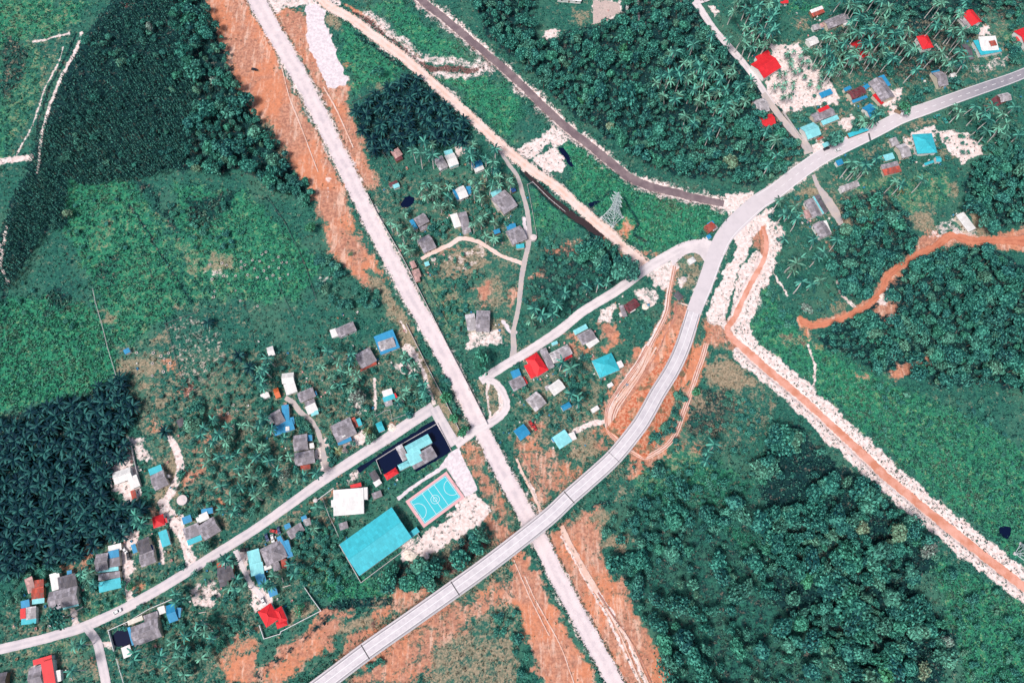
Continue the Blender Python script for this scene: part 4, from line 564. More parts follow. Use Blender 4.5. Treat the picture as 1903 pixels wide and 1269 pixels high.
build('''
house|house|large teal hip-roofed house with low white walls beside bare pink plot|white
f 1695.4 250 1732 247.8 1741.5 284 h teal 3.4
a4 1250 1040 1175 1050 1180 1030 f lgrey 2.6

kiosk|kiosk|tiny teal square kiosk roof just below the teal hip-roofed house|white
f 1738.5 291 1748 291 1749 301 g teal 2.4

shed|shed|narrow teal lean-to between teal hip-roofed house and small kiosk|white
f 1717 304 1734 298 1736 302 s teal 2.2

house|house|bright red roofed house with white facade on lane beside sandy palm clearing|white
f 1400.5 116.5 1433 96 1446.5 129 g red 4.4
f 1404 106 1428 93 1431 100 s red 3.6

shed|shed|small red roof cut off by the top edge among tall palms|white
a4 100 -30 160 -35 160 25 g red

shed|shed|little shed with white and rusty red roof strips near top edge|wood
a4 325 78 415 44 425 66 s white 2.8
a4 332 92 420 58 432 94 s rust 2.4

house|house|old grey sheet-roofed house above small white huts in palm grove|cream
a4 425 155 583 95 615 158 g grey
a4 565 165 622 148 632 182 s white

shed|shed|pair of pale pink-white low huts below old grey palm-grove house|white
a4 342 190 390 176 398 214 s lgrey 2.4
a4 398 176 425 166 434 196 s pink 2.3

shed|shed|plain white shed at upper edge of the sandy palm clearing|white
a4 300 290 365 262 388 318 g white 2.8

house|house|narrow red roofed house with white side wall, half hidden by palms|white
a4 628 322 692 293 765 405 g red 3.9
a4 720 400 765 395 765 418 s red

house|house|orange red hip-roofed cottage alone in the palm grove by white fence|white
a4 1110 270 1190 254 1238 350 h red 3.9

house|house|red gabled house with white terrace at the back near top right corner|white
f 1808 19.5 1826.5 42.5 1805 47.5 g red 4.3
f 1793 26 1808 44 1797 52 s lgrey 2.7

house|house|house with teal eaves round patched white and red roof, top right|white
f 1814 71 1846 69 1859 93 s white 3.1
f 1808 77 1822.5 104 1832 101 s teal 3
f 1831 102 1861.5 96.5 1859 89 s teal 2.9
f 1838 77 1849 75 1853 84 f rust 4.4

shed|shed|dark weathered shed half under palms left of teal-eaved house|wood
f 1787 83 1797 81 1808 110 g dgrey 2.9

house|house|red roofed house cut off by the right edge of the view|white
f 1888 57 1912 48 1926 80 g red 4
f 1885 71 1890 79 1900 74 s red 3

house|house|grey patched house with blue lean-to between dark trees north of main road|cream
f 1731 136 1749 132.5 1764 158 g grey
f 1730 134 1745 130 1748 135 s blue 2.7

shed|shed|small white open shed beside orange yard of grey patched house|white
a4 1352 548 1392 538 1412 568 s white 2.5

house|house|grey house with bright blue rear wing and red front strip by the main road|cream
a4 765 620 865 765 945 700 g grey 3.5
a4 868 552 920 630 880 648 s blue 3
a4 785 705 850 775 872 758 s red 2.6
a4 715 640 750 615 768 640 s blue 2.5
a4 825 590 850 575 890 640 s deep 2.8

house|house|dark maroon roofed house with blue veranda strip, left of blue-winged grey house|cream
a4 603 680 708 630 737 688 g dred 3.4
a4 635 742 745 702 750 722 s blue
a4 572 655 622 632 634 654 s blue

shed|shed|flat royal blue shed on sand below the palm clearing|white
a4 390 690 475 655 497 690 s blue 2.6

shed|shed|big blue tarpaulin shelter between round trees beside the main road|white
a4 705 800 765 765 832 828 g blue 2.6

house|house|grey house with red ridge panel and cyan veranda beside concrete lane|cream
a4 330 845 482 790 512 848 g grey 3.4
a4 378 812 455 776 476 796 s red 3.9
a4 405 895 525 848 542 878 s cyan 2.6

house|house|pale cyan roofed house with red eave at corner of lane and main road|white
a4 250 942 350 902 412 990 g cyan 3.4
a4 375 1022 420 1003 426 1018 s rust 2.3

stall|stall|small green and white roadside stall by big round tree and car|white
a4 415 1062 460 1042 474 1070 s cyan 2.3

shed|shed|long low green tin shelter along the main road beside round tree|wood
a4 605 985 750 932 757 962 s teal 2.2

house|house|small house half maroon and half grey roof, alone south of main road|wood
a4 1705 700 1785 682 1812 738 g lgrey 3.2
a4 1665 732 1708 702 1738 765 s dred 2.7

house|house|pale grey L-shaped house with red debris roof left of teal hip-roofed house|cream
a4 958 1075 1028 1055 1070 1150 g lgrey 3.3
a4 905 1030 960 1012 985 1065 s lgrey 2.8
a4 860 1148 930 1128 955 1168 s cyan 2.6
a4 845 1218 968 1188 985 1225 s grey
a4 858 1252 985 1222 1000 1265 s rust

shed|shed|small blue shed on grass just below main road bend|white
a4 510 1190 555 1172 578 1205 s blue 2.4

house|house|low white gabled roof house alone on green lawn, right side|white
b4 535 110 665 62 697 100 g lgrey 3.1

house|house|long grey terrace with red ridge stripe and cyan light strip beside lane|white
b4 282 215 345 338 412 315 g grey 3.4
b4 350 180 422 308 462 288 s dgrey 2.9
b4 345 182 420 310 432 304 s cyan 3.6
b4 280 285 328 275 340 335 s pink 2.5

house|house|grey striped roof house with white side panels at end of lane|white
b4 345 392 405 495 486 455 g grey 3.3
b4 402 370 440 360 488 445 s white 2.7

shed|shed|long narrow flat white roof slab on brown clearing by orange track|cream
b4 1398 325 1490 448 1548 412 s white 2.8

house|house|pale grey roofed house at foot of concrete lane near forest palms|cream
a3 1738 745 1822 720 1862 818 g lgrey 3.3

house|house|red roofed house with broken edge below the pale grey lane house|white
a3 1788 858 1885 838 1908 918 g red 3.4

shed|shed|long white shed cut by the top edge above cleared plot|white
a3 300 -40 480 -25 478 12 g white 2.8

shed|shed|tiny white pump house inside pale ring near ploughed plot|white
a3 806 38 826 38 826 58 h white 2.4

shed|shed|dark open shed with rust and white striped roof beside oil palms|wood
a2 978 1122 1032 1090 1062 1140 s pink 2.8
a2 1000 1165 1050 1140 1066 1168 s dred 2.3

house|house|white house with cyan front roof at lane head below the oil palms|white
a2 1370 1150 1440 1125 1478 1208 g white 3.3
a2 1292 1180 1355 1150 1400 1228 s lgrey 2.8
a2 1365 1118 1425 1100 1438 1128 s cyan 2.7
a2 1398 1205 1462 1180 1478 1212 s cyan 2.6

shed|shed|small blue roofed shed with white porch beside bent lane|white
a2 1568 1205 1635 1175 1655 1215 g blue 2.8
a2 1590 1245 1655 1216 1664 1245 s white 2.4

shed|shed|tiny shed, half maroon and half cyan roof, near white track fence|white
b2 958 88 1020 58 1032 82 s dred 2.5
b2 988 98 1032 80 1045 105 s cyan 2.3

house|house|small white house flanked by two blue lean-tos in village palms|white
b2 1450 122 1515 96 1546 180 g white 3.3
b2 1432 132 1456 122 1484 198 s blue 2.6
b2 1522 110 1558 106 1578 160 s blue 2.5

house|house|large grey house with cyan front porch right beside the village lane|cream
b2 1735 180 1838 112 1888 262 g grey 3.5
b2 1712 152 1785 120 1800 165 s cyan 2.8
b2 1730 210 1760 196 1790 280 s lgrey 2.6

shed|shed|dark blue hut between lane and grey house with cyan porch|wood
b2 1858 125 1888 112 1900 138 s deep 2.4

house|house|grey roofed house with blue left lean-to below the dark oval pond|cream
b2 1140 345 1218 300 1262 362 g grey 3.3
b2 1182 412 1240 388 1255 410 s grey 2.6
b2 1112 362 1140 348 1178 412 s blue 2.6

house|house|grey house with white left wing near the start of tan path|cream
b2 1468 302 1530 288 1566 415 g grey 3.3
b2 1420 318 1472 302 1490 400 s white 2.7
b2 1500 435 1560 415 1572 440 s lgrey 2.5

house|house|plain dark grey gabled house by tan path, lowest of the village row|cream
b2 1170 500 1262 455 1310 555 g grey 3.3

house|house|grey house between blue and teal porches on bend of village lane|cream
f 943 429 971 417 976 446 g grey 3.3
f 939.5 419 957 415 960.5 424 s blue 2.7
b3 -5 535 55 527 58 556 s teal 2.6

shed|shed|small blue tin shed left of grey house on lane bend|wood
b2 1730 432 1775 416 1786 444 s blue 2.4

shed|shed|pink corrugated hut nearest the track fence, upper of two|wood
b2 1115 665 1150 650 1166 698 s pink 2.3

shed|shed|pink corrugated double hut by the track fence, lower of two|wood
b2 1132 728 1185 710 1200 768 s pink 2.4
b2 1150 772 1188 762 1192 802 s pink 2.2

shed|shed|small cyan roof beside pink huts and a junk heap|wood
b2 1220 668 1252 656 1266 684 s cyan 2.2

house|house|square grey house with pale left annexe standing alone beside lane fork|white
b2 1608 1018 1710 1020 1704 1176 g grey 3.5
b2 1536 1052 1606 1040 1600 1160 s lgrey 2.8

house|house|grey roofed house with white porch by itself left of the dirt road|white
b2 570 1152 700 1096 722 1166 g grey 3.4
b2 526 1166 572 1150 590 1206 s white 2.6

house|house|large blue and grey striped roof house nearest the dirt road fence|white
f 694.5 627 730 613 743.5 645.5 s blue 3.3
f 699 634 728 624.5 738 643 g lgrey 3.75
f 708 658 741 646 739 641 s white 2.8

shed|shed|isolated small white hut amid palms above the white twin-roof house|white
c2 58 26 105 10 128 74 g white 2.6

house|house|grey house with bright red lower eave below blue striped house|cream
c2 710 78 822 16 870 122 g grey 3.5
c2 742 184 868 128 874 146 s rust 2.7

house|house|white twin-roof house at the top of the curving lane|white
c2 168 216 256 205 270 280 g white 3.3
c2 185 300 265 272 290 345 s white 3

house|house|grey house with white and cyan lower end right of curving lane top|cream
c2 285 360 400 312 425 382 g grey 3.3
c2 340 425 412 396 422 432 s grey 2.8
c2 400 352 425 342 434 370 s blue 2.9
c2 346 462 420 426 440 484 s white 2.6
c2 385 502 440 482 446 510 s cyan 2.4

shed|shed|small white shed with blue edge beside orange awning, far left of lane|white
c2 12 372 70 346 88 382 s white 2.5

awning|awning|little orange awning standing next to white twin-roof house|wood
c2 110 330 146 316 166 385 g orange 2.4

house|house|grey house wrapped by bright blue L-shaped lean-to left of lane|white
c2 100 505 170 466 190 570 g grey 3.4
c2 168 452 220 445 238 572 s blue 3.1
c2 108 600 255 550 266 625 s blue 2.7
c2 76 525 125 506 132 572 s white 2.7
c2 200 605 228 602 230 634 f white 3.2
c2 232 540 262 534 268 585 s blue 2.5

house|house|long two-part grey house with small red foot beside lane mouth|cream
c2 256 672 360 656 372 772 g grey 3.4
c2 265 800 410 772 420 870 g grey 3.1
c2 360 668 395 664 400 708 s blue 2.6
c2 325 822 350 818 352 846 f white 3.9
c2 310 892 382 882 385 915 s rust 2.3
c2 375 730 408 722 412 760 s white 2.5

house|house|big weathered grey house with red side shed and blue corner, on village road|cream
c2 530 602 675 532 728 655 g grey 3.5
c2 582 718 682 680 690 708 s blue 2.7
c2 682 548 710 536 742 602 s rust 2.6
c2 722 552 750 540 766 592 s teal 2.5
c2 588 628 612 615 645 672 f white 4.4

kiosk|kiosk|lone teal blue kiosk beside village road and round tree|white
c2 866 582 910 562 930 630 g teal 2.5

shed|shed|small white and teal striped shed in palm yard above retention pond|white
c2 908 346 980 322 996 364 s white 3
c2 915 392 1000 362 1010 396 s teal 2.7
c2 930 426 985 406 990 438 s lgrey 2.5
c2 1000 362 1014 354 1022 390 s red 2.4

hall|hall|cyan and grey roofed hall built over the black retention pond|white
c2 1075 752 1248 658 1284 722 g cyan 4
c2 1092 806 1192 756 1216 850 s cyan 3.5
c2 1182 796 1276 740 1316 824 g grey 3.4
c2 1120 876 1232 816 1262 858 s grey 3.1
c2 1015 756 1062 730 1106 838 s lgrey 3.1

pavilion|pavilion|small cyan hip-roofed pavilion linking red pavilion to the pond hall|white
c2 1024 890 1108 846 1130 886 h cyan 3

pavilion|pavilion|small red hip-roofed pavilion at the corner of the retention pond|white
c2 924 960 1010 906 1036 946 h red 3.1

shed|shed|charcoal roof shed with white end next to retention pond corner|grey
c2 815 950 860 920 896 985 g dgrey 3
c2 845 1016 890 984 910 1020 s white 2.7

hall|hall|big flat bright white roofed hall between village road and teal warehouse|white
c2 560 1072 782 1054 772 1245 f white 4.5
c2 766 1053 806 1050 804 1140 f white 4.3
c2 536 1146 566 1142 568 1195 f white 4.2

shed|shed|thin red roofed bay on road side of the white hall|white
c2 675 1036 755 1016 762 1044 s red 3

shed|shed|low grey sheet shed right of white hall|wood
c2 838 1096 905 1070 912 1118 s grey 2.5

shed|shed|small grey flat shed below the white hall by wire fence|grey
d2 588 96 650 76 668 124 s grey 2.6

warehouse|warehouse|long teal metal roofed warehouse, the largest roof in the village|white
f 631.3 1010.8 728.5 941.5 765 999 g teal 6
d2 1108 162 1165 118 1190 152 s teal 3.4

house|house|red roofed house with grey side bay at the middle road|white
c3 78 100 162 48 222 195 h red 3.7
c3 55 160 130 120 180 215 s red 3.3
c3 165 46 212 26 284 162 s grey 3.1

house|house|white and grey patched house with red eave beside middle road|white
c3 242 66 375 -4 412 68 g lgrey 3.4
c3 240 70 290 46 318 118 s white 2.9
c3 330 106 402 66 412 90 s red 2.6
b3 255 1258 298 1240 306 1262 s cyan 2.6

house|house|grey house with bright cyan front half and white porch by middle road|cream
b3 442 1204 545 1150 588 1222 g grey 3.4
b3 415 1168 510 1118 528 1150 s cyan 3
b3 505 1262 580 1208 612 1246 s white 2.7

house|house|large turquoise hip-roofed house beside the orange embankment track|white
c3 546 124 692 64 768 184 h teal 3.6
c3 735 132 770 116 792 160 s white 2.7

house|house|cream white roofed house with small left bay in village lawn|white
c3 228 312 312 252 360 320 g white 3.4
c3 206 312 240 292 256 320 s lgrey 2.7

house|house|pale lilac grey gabled house on lawn below the red roofed house|cream
c3 68 405 150 340 218 434 g lgrey 3.4

shed|shed|small blue shed on lawn between lilac grey house and white shelter|white
c3 322 456 385 422 408 456 g blue 2.5

shelter|shelter|white open shelter beside orange track bend|white
c3 545 478 595 446 612 474 s white 2.6

shed|shed|tiny white shed below the turquoise hip-roofed house|white
c3 665 296 700 276 716 300 s white 2.3

house|house|plain blue gabled house next to the dirt crossroads|white
f 955 800 974 786.5 985 806 g blue 3.3

house|house|blue and pale cyan striped house with white porch near the overpass|white
c3 256 690 350 630 416 708 s cyan 3.2
c3 252 692 350 626 372 652 s blue 3.75
c3 370 662 420 642 446 694 s white 2.7

house|house|small grey house with blue top and red edge west of red roofed house|white
f 946 708 970 696 977 716 g grey 3.2
f 948 691 964 685 970 699 s blue 2.7
f 969 703 976 699 979 713 s red 2.4

house|house|derelict house with dark side roof among white rubble, alone by middle road|wood
b3 785 985 870 926 908 982 g dred 3.2
b3 752 988 785 978 818 1060 s grey 2.8
b3 822 1012 862 988 878 1014 s white 2.6

stall|stall|cluttered roadside stall with red and blue roofs at the road junction|wood
b3 1380 402 1438 362 1470 410 g rust 2.9
b3 1402 380 1446 356 1458 376 s blue 2.7
b3 1430 412 1468 388 1488 412 s lgrey 2.5

kiosk|kiosk|tiny blue box kiosk between stall and junction|white
b3 1395 472 1422 456 1438 480 s blue 2.4

shelter|shelter|small square white bus shelter on the grassy road island|white
b3 1256 646 1300 620 1326 654 h white 2.7

culvert|culvert|concrete culvert inlet box set in ground between diverging tracks|grey
b3 1158 902 1192 872 1226 922 s dgrey 1.2

shed|shed|bright blue small shelter in grass right of pale field fence|white
c1 905 45 945 25 964 52 s blue 2.4

shed|shed|dark slate shed half under tree in middle of left yards|wood
c1 1298 562 1345 535 1370 588 g dgrey 2.6

house|house|plain bright white roof house next to dark oil palm plantation|white
c1 828 946 958 900 980 985 g white 3.4
c1 945 985 1012 955 1030 1040 s white 2.8
c1 968 1078 1003 1066 1004 1132 s rust 2.3

house|house|grey house with teal upper end on tan yard beside white water tank|cream
c1 1106 968 1206 920 1244 1030 g grey 3.4
c1 1090 922 1182 884 1200 926 s teal 3

house|house|small bright red roof house beside sandy drive near oil palms|white
d1 1106 52 1190 25 1228 98 h red 3.4
d1 1195 60 1228 50 1234 84 s red 2.7

shed|shed|blue translucent striped carport next to small red roof|white
d1 1165 160 1226 136 1262 244 s teal 2.6

house|house|broad grey house with blue corner wings above village road|cream
d1 1460 110 1580 34 1620 150 g grey 3.5
d1 1346 132 1460 86 1486 170 s grey 3.2
d1 1330 55 1395 30 1426 72 s blue 2.8
d1 1435 46 1520 6 1548 52 s white 2.9
d1 1376 218 1480 176 1492 214 s teal 2.6
c1 1476 1215 1560 1200 1576 1240 s blue 2.7

house|house|dark grey double gabled house with small blue side awning, by black car|cream
d1 1000 226 1088 190 1130 284 g dgrey 3.5
d1 1020 326 1128 286 1156 374 g grey 3.2
d1 968 252 1000 238 1012 302 s blue 2.6
d1 1108 252 1122 246 1140 300 s deep 2.5

shed|shed|pale blue striped long shed at oil palm edge|white
d1 826 122 894 98 906 130 s cyan 2.5

house|house|tall stacked roof house of grey, teal and blue bands above village road|cream
d1 700 322 792 306 806 430 g grey 3.5
d1 794 300 872 282 884 350 s blue 3
d1 802 354 882 338 888 405 s grey 2.9
d1 720 428 870 410 876 438 s cyan 2.8
d1 722 466 880 442 888 490 s grey 2.7
d1 724 528 886 490 898 564 s teal 2.5
d1 795 260 890 236 900 284 s white 2.7

house|house|large charcoal grey house with white left wing near road bend|cream
d1 358 600 570 548 582 684 g grey 3.6
d1 424 492 556 456 572 548 s dgrey 3.1
d1 372 468 442 446 452 570 s white 2.9
d1 490 442 525 436 534 468 s blue 2.6
d1 420 722 578 684 582 698 s cyan 2.4

shed|shed|patched rusty and white striped shack left of charcoal grey house|wood
d1 252 512 320 502 326 556 s rust 3
d1 194 500 250 476 256 590 s pink 2.7
d1 230 572 320 556 328 640 s rust 2.6
d1 235 652 325 640 330 676 s cyan 2.4

house|house|small patchwork house of blue, red and white panels, leftmost above road|white
d1 190 712 264 700 272 790 s lgrey 2.9
d1 152 666 215 650 222 704 s blue 2.7
d1 150 722 190 715 192 792 s red 2.6
d1 155 796 265 785 270 828 s teal 2.4

house|house|dark grey house with white front annexe beside the small black pool|cream
d1 966 856 1164 780 1190 926 g grey 3.6
d1 1055 772 1158 736 1172 784 s grey 3.1
d1 936 812 1045 768 1056 800 s cream 2.7
d1 946 858 966 850 990 985 s blue 2.5
d1 886 1012 950 986 985 1058 s white 2.6

shed|shed|bright blue folded roof shed right of grey house with black pool|white
d1 1216 702 1282 678 1322 800 g blue 2.9
d1 1285 712 1322 712 1345 785 s blue 2.6
d1 1160 712 1210 694 1222 748 s white 2.4

house|house|house with red L-shaped roof and grey centre at bottom left|white
d1 300 1118 382 1092 428 1300 s red 3.4
d1 240 1100 378 1060 388 1098 s red 3.1
d1 206 1160 302 1132 330 1300 g grey 3

shed|shed|white side hut attached right of red L-shaped roof|white
d1 396 1180 440 1170 460 1250 s white 2.5

house|house|slate blue house cut by the bottom left corner|wood
d1 -40 1200 42 1186 62 1310 g dgrey 3.1

house|house|charcoal house with small red roof corner below village road|wood
d1 1600 422 1716 390 1732 498 g dgrey 3.3
d1 1598 388 1640 372 1646 412 s rust 2.7
d1 1640 374 1680 362 1692 390 s white 2.6
d1 1612 505 1680 490 1690 548 s dgrey 2.6

house|house|sprawling grey hip-roofed house ringed by blue and cyan lean-tos|white
f 484 1020 523 1000 533.5 1034 h grey 3.6
d1 1816 302 1903 276 1930 372 s cyan 3.1
d2 -60 395 36 372 40 460 s cyan 2.9
d2 155 188 186 170 216 328 s blue 3
d2 194 222 236 206 246 336 s blue 2.7
d2 100 392 150 374 168 430 s grey 2.6
d2 5 420 92 388 100 420 s white 2.5
d2 -20 474 42 444 62 530 s blue 2.3
d2 165 362 205 352 216 414 s rust 2.4

house|house|narrow grey house with blue and white end, right of parked cars|cream
d2 206 152 310 82 346 140 g grey 3.3
d2 312 46 350 30 364 62 s blue 2.7
d2 325 66 375 52 396 100 s lgrey 2.6

shed|shed|square bright blue carport next to parked cars|white
d2 188 106 230 86 242 120 s blue 2.5

shed|shed|square sky blue roof between sandy drive and red villa|white
d2 65 586 125 560 150 610 s blue 2.6

villa|house|red multi-hip roof villa inside white boundary wall|white
d2 5 735 100 670 146 800 h red 3.9
d2 112 732 168 700 216 800 h red 3.6
d2 128 820 205 790 216 840 h red 3.2
''')
# ================================================================== SPORTS COURT
ctl = thing('sports_court', 'cyan hard court with pink border and white line markings beside the parking yard', 'court', (0, 0, 0))
C4 = [np.array(P(*q('c2', *a), .1)) for a in ((1088, 1152), (1390, 932), (1518, 1128))]
cc = (C4[0] + C4[2]) / 2; cu = (C4[1] - C4[0]); CL = np.linalg.norm(cu); cu /= CL; cv = np.array([cu[1], -cu[0]]); CW = abs(np.dot(C4[2] - C4[1], cv)); ctl.location = (*cc, 0)
def cq(x, y, z): return (cu[0] * x + cv[0] * y, cu[1] * x + cv[1] * y, z)
def rect(m, x0, x1, y0, y1, z): m.face([cq(x0, y0, z), cq(x0, y1, z), cq(x1, y1, z), cq(x1, y0, z)])
m = MB(); m.hexa([cq(x, y, -.5) for x, y in ((-CL / 2, CW / 2), (CL / 2, CW / 2), (CL / 2, -CW / 2), (-CL / 2, -CW / 2))], [cq(x, y, .08) for x, y in ((-CL / 2, CW / 2), (CL / 2, CW / 2), (CL / 2, -CW / 2), (-CL / 2, -CW / 2))]); m.obj('border', plain('pink_acrylic', (.72, .40, .42), .8, .1), ctl)
hl, hw = CL / 2 - 1.9, CW / 2 - 1.6; m = MB(); rect(m, -hl, hl, -hw, hw, .09); m.obj('playing_surface', plain('cyan_acrylic', (.05, .50, .58), .8, .1, .4), ctl); m = MB(); lw = .1; zl = .1
def lrect(x0, x1, y0, y1): rect(m, x0, x1, y0 - lw, y0 + lw, zl); rect(m, x0, x1, y1 - lw, y1 + lw, zl); rect(m, x0 - lw, x0 + lw, y0 + lw, y1 - lw, zl); rect(m, x1 - lw, x1 + lw, y0 + lw, y1 - lw, zl)
def arc(x, y, r, a0, a1, n=28):
    for i in range(n):
        t0, t1 = a0 + (a1 - a0) * i / n, a0 + (a1 - a0) * (i + 1) / n; m.face([cq(x + math.cos(t) * rr, y + math.sin(t) * rr, zl + .006) for t, rr in ((t0, r - lw), (t0, r + lw), (t1, r + lw), (t1, r - lw))][::-1])
lrect(-hl + .6, hl - .6, -hw + .5, hw - .5); rect(m, -lw, lw, -hw + .5 + lw, hw - .5 - lw, zl)
for s in (1, -1): rect(m, s * hl / 3 - lw, s * hl / 3 + lw, -hw + .6, hw - .6, zl + .003); arc(s * (hl - .6), 0, hw * .62, math.pi / 2 if s > 0 else -math.pi / 2, math.pi * 1.5 if s > 0 else math.pi / 2)
arc(0, 0, 2.6, 0, 2 * math.pi, 36); arc(0, 0, 1.2, 0, 2 * math.pi, 24); m.obj('line_markings', M_WHITE, ctl)
for s in (1, -1):
    m = MB(); x = s * (hl + .3); m.bar(cq(x, -1.5, .08), cq(x, -1.5, 2.1), .06); m.bar(cq(x, 1.5, .08), cq(x, 1.5, 2.1), .06); m.bar(cq(x, -1.5, 2.1), cq(x, 1.5, 2.1), .06); m.bar(cq(x, -1.5, 2.1), cq(x + s, -1.5, .1), .04); m.bar(cq(x, 1.5, 2.1), cq(x + s, 1.5, .1), .04); m.obj('goal_frame', M_WHITE, ctl)
poly_w(BLK, pl('c2', '1075 1150 1390 920 1530 1130 1210 1350'), 2, 0)
poly_w(BLK, pl('c2', '1405 800 1480 762 1560 930 1620 1070 1525 1130 1388 905 1200 1020 1030 1148 1012 1122 1330 900 1370 850'), 1, 0); poly_w(BLK, pl('a2', '345 40 440 30 492 70 488 180 535 300 600 430 655 590 640 630 560 645 500 630 440 490 392 410 350 260'), 1, 0)
# ================================================================== LATTICE PYLONS
def pylon(label, corners, hgt, lean_rz=None):
    c3 = [np.array(P(*a, .3)) for a in corners]; cen = (c3[0] + c3[2]) / 2; half = np.linalg.norm(c3[1] - c3[0]) / 2; d = c3[1] - c3[0]
    root = thing('transmission_pylon', label, 'pylon', (*cen, 0), math.atan2(d[1], d[0]))
    def hw_(z): return float(np.interp(z / hgt, (0, .42, .62, 1), (half, half * .36, half * .25, half * .05)))
    lv = [0, .2, .34, .45, .54, .62, .7, .78, .86, .93, 1.0]; sg = ((1, 1), (-1, 1), (-1, -1), (1, -1))
    for sx, sy in sg:
        m = MB()
        for a, b_ in zip(lv[:-1], lv[1:]): m.bar((sx * hw_(a * hgt), sy * hw_(a * hgt), a * hgt + .2), (sx * hw_(b_ * hgt), sy * hw_(b_ * hgt), b_ * hgt + .2), .2)
        m.obj('leg', M_STEEL, root); m = MB(); m.box(sx * half - .8, sx * half + .8, sy * half - .8, sy * half + .8, -.6, .45); m.obj('footing', M_CONC, root)
    m = MB()
    for i, (a, b_) in enumerate(zip(lv[:-1], lv[1:])):
        A, B = hw_(a * hgt), hw_(b_ * hgt); za, zb = a * hgt + .2, b_ * hgt + .2
        for k in range(4):
            p, r = sg[k], sg[(k + 1) % 4]; m.bar((p[0] * A, p[1] * A, za), (r[0] * B, r[1] * B, zb), .1); m.bar((r[0] * A, r[1] * A, za), (p[0] * B, p[1] * B, zb), .1); m.bar((p[0] * B, p[1] * B, zb), (r[0] * B, r[1] * B, zb), .1)
            if i < 3: M_ = hw_((a + b_) / 2 * hgt); zm = (za + zb) / 2; m.bar((p[0] * M_, p[1] * M_, zm), (r[0] * M_, r[1] * M_, zm), .09); m.bar((p[0] * M_, p[1] * M_, zm), ((p[0] + r[0]) / 2 * A, (p[1] + r[1]) / 2 * A, za), .09)
            if i == 0: m.bar((p[0] * A, p[1] * A, za), (r[0] * A, r[1] * A, za), .17)
    m.obj('lattice', M_STEEL, root)
    for z, L in ((.62, 5.2), (.76, 4.4), (.9, 3.8)):
        for s in (1, -1):
            m = MB(); zz = z * hgt; a = hw_(zz)
            for y in (a, -a): m.bar((s * a, y, zz), (s * L, 0, zz + .4), .1); m.bar((s * a, y, zz + 1.6), (s * L, 0, zz + .4), .1)
            m.obj('crossarm', M_STEEL, root)
            m = MB(); m.tube((s * L, 0, zz - .9), (s * L, 0, zz + .35), .13, 6); m.obj('insulator', M_DOOR, root)
    for a in corners: poly_w(BLK, [(a[0] + x, a[1] + y) for x, y in ((-5, -5), (5, -5), (5, 5), (-5, 5))], 2, 0)
    return root
pylon('grey green lattice power pylon standing by the diagonal earth road', ((1119, 404.5), (1139.5, 421.5), (1156.3, 403.4)), 33)
pylon('lattice power pylon base at the right edge beyond the red canal', ((1884, 1031), (1905, 1046), (1920, 1022)), 33)
# ================================================================== VEHICLES
CARP = {k: plain('car_paint_' + k, c, .3, .03, spec=.6) for k, c in dict(white=(.75, .75, .76), black=(.02, .022, .03), red=(.5, .03, .03), navy=(.03, .06, .16), green=(.04, .30, .26)).items()}
def car_meshes():
    pr = [(-2.1, .35), (2.1, .35), (2.15, .75), (1.95, .95), (1.0, 1.02), (.45, 1.45), (-1.15, 1.48), (-1.8, 1.02), (-2.12, .95)]
    m = MB(); W = .84
    for y0, y1 in ((-W, W),):
        L = [(x, -W if z < 1.1 else -W * .8, z) for x, z in pr]; R = [(x, W if z < 1.1 else W * .8, z) for x, z in pr]
        m.face(L); m.face(R[::-1])
        for i in range(len(pr)): j = (i + 1) % len(pr); m.face((L[j], L[i], R[i], R[j]))
    body = m; g = MB()
    g.face([(1.0 + .02, -.62, 1.05), (1.02, .62, 1.05), (.49, .55, 1.43), (.49, -.55, 1.43)]); g.face([(-1.2, -.55, 1.45), (-1.2, .55, 1.45), (-1.8, .62, 1.06), (-1.8, -.62, 1.06)])
    for s in (1, -1): q4 = [(.8, s * .845, 1.03), (-1.55, s * .845, 1.03), (-1.1, s * .69, 1.42), (.4, s * .69, 1.42)]; g.face(q4 if s > 0 else q4[::-1])
    wl = MB(); wl.tube((0, -.12, 0), (0, .12, 0), .33, 12); hl_ = MB(); hl_.box(-.04, .05, -.18, .18, -.08, .08)
    return body, g, wl, hl_
cb, cg, cw, chd = car_meshes(); ME_CG = cg.mesh('windows', [M_GLASS]); ME_CW = cw.mesh('wheel', [M_BLACK]); ME_HL = chd.mesh('headlight', [M_WHITE]); ME_CB = {k: cb.mesh('body', [m_]) for k, m_ in CARP.items()}
def car(label, t, x, y, dx, dy, colr, sc=1.12, grp=None, z=.09):
    px, py = q(t, x, y); X, Y = P(px, py, .8); X2, Y2 = P(px + dx, py + dy, .8)
    r = thing('parked_car' if grp else 'car', label, 'car', (float(X), float(Y), z), math.atan2(Y2 - Y, X2 - X), grp); r.scale = (sc,) * 3
    link('body', ME_CB[colr], r); link('windows', ME_CG, r)
    for sx in (1.3, -1.3):
        for sy in (.75, -.75): link('wheel', ME_CW, r, (sx, sy, .33))
    for sy in (.6, -.6): link('headlight', ME_HL, r, (2.1, sy, .72))
car('white car driving along the lower village road near the side road junction', 'd1', 865, 741, 10, -5, 'white'); car('cream white car driving on the main road near the zebra patch, upper right', 'a4', 535, 1106, 10, -4.5, 'white')
G_ = 'cars parked by the village houses'
car('dark car parked by green roadside stall and big round tree', 'a4', 447, 1096, 10, -4, 'black', 1.1, G_); car('green car on the verge south of the main road', 'a4', 1262, 857, 10, -4, 'green', 1.2, G_); car('teal car with pale load parked on grass below the green car', 'a4', 1320, 890, 6, 8, 'green', 1.2, G_)
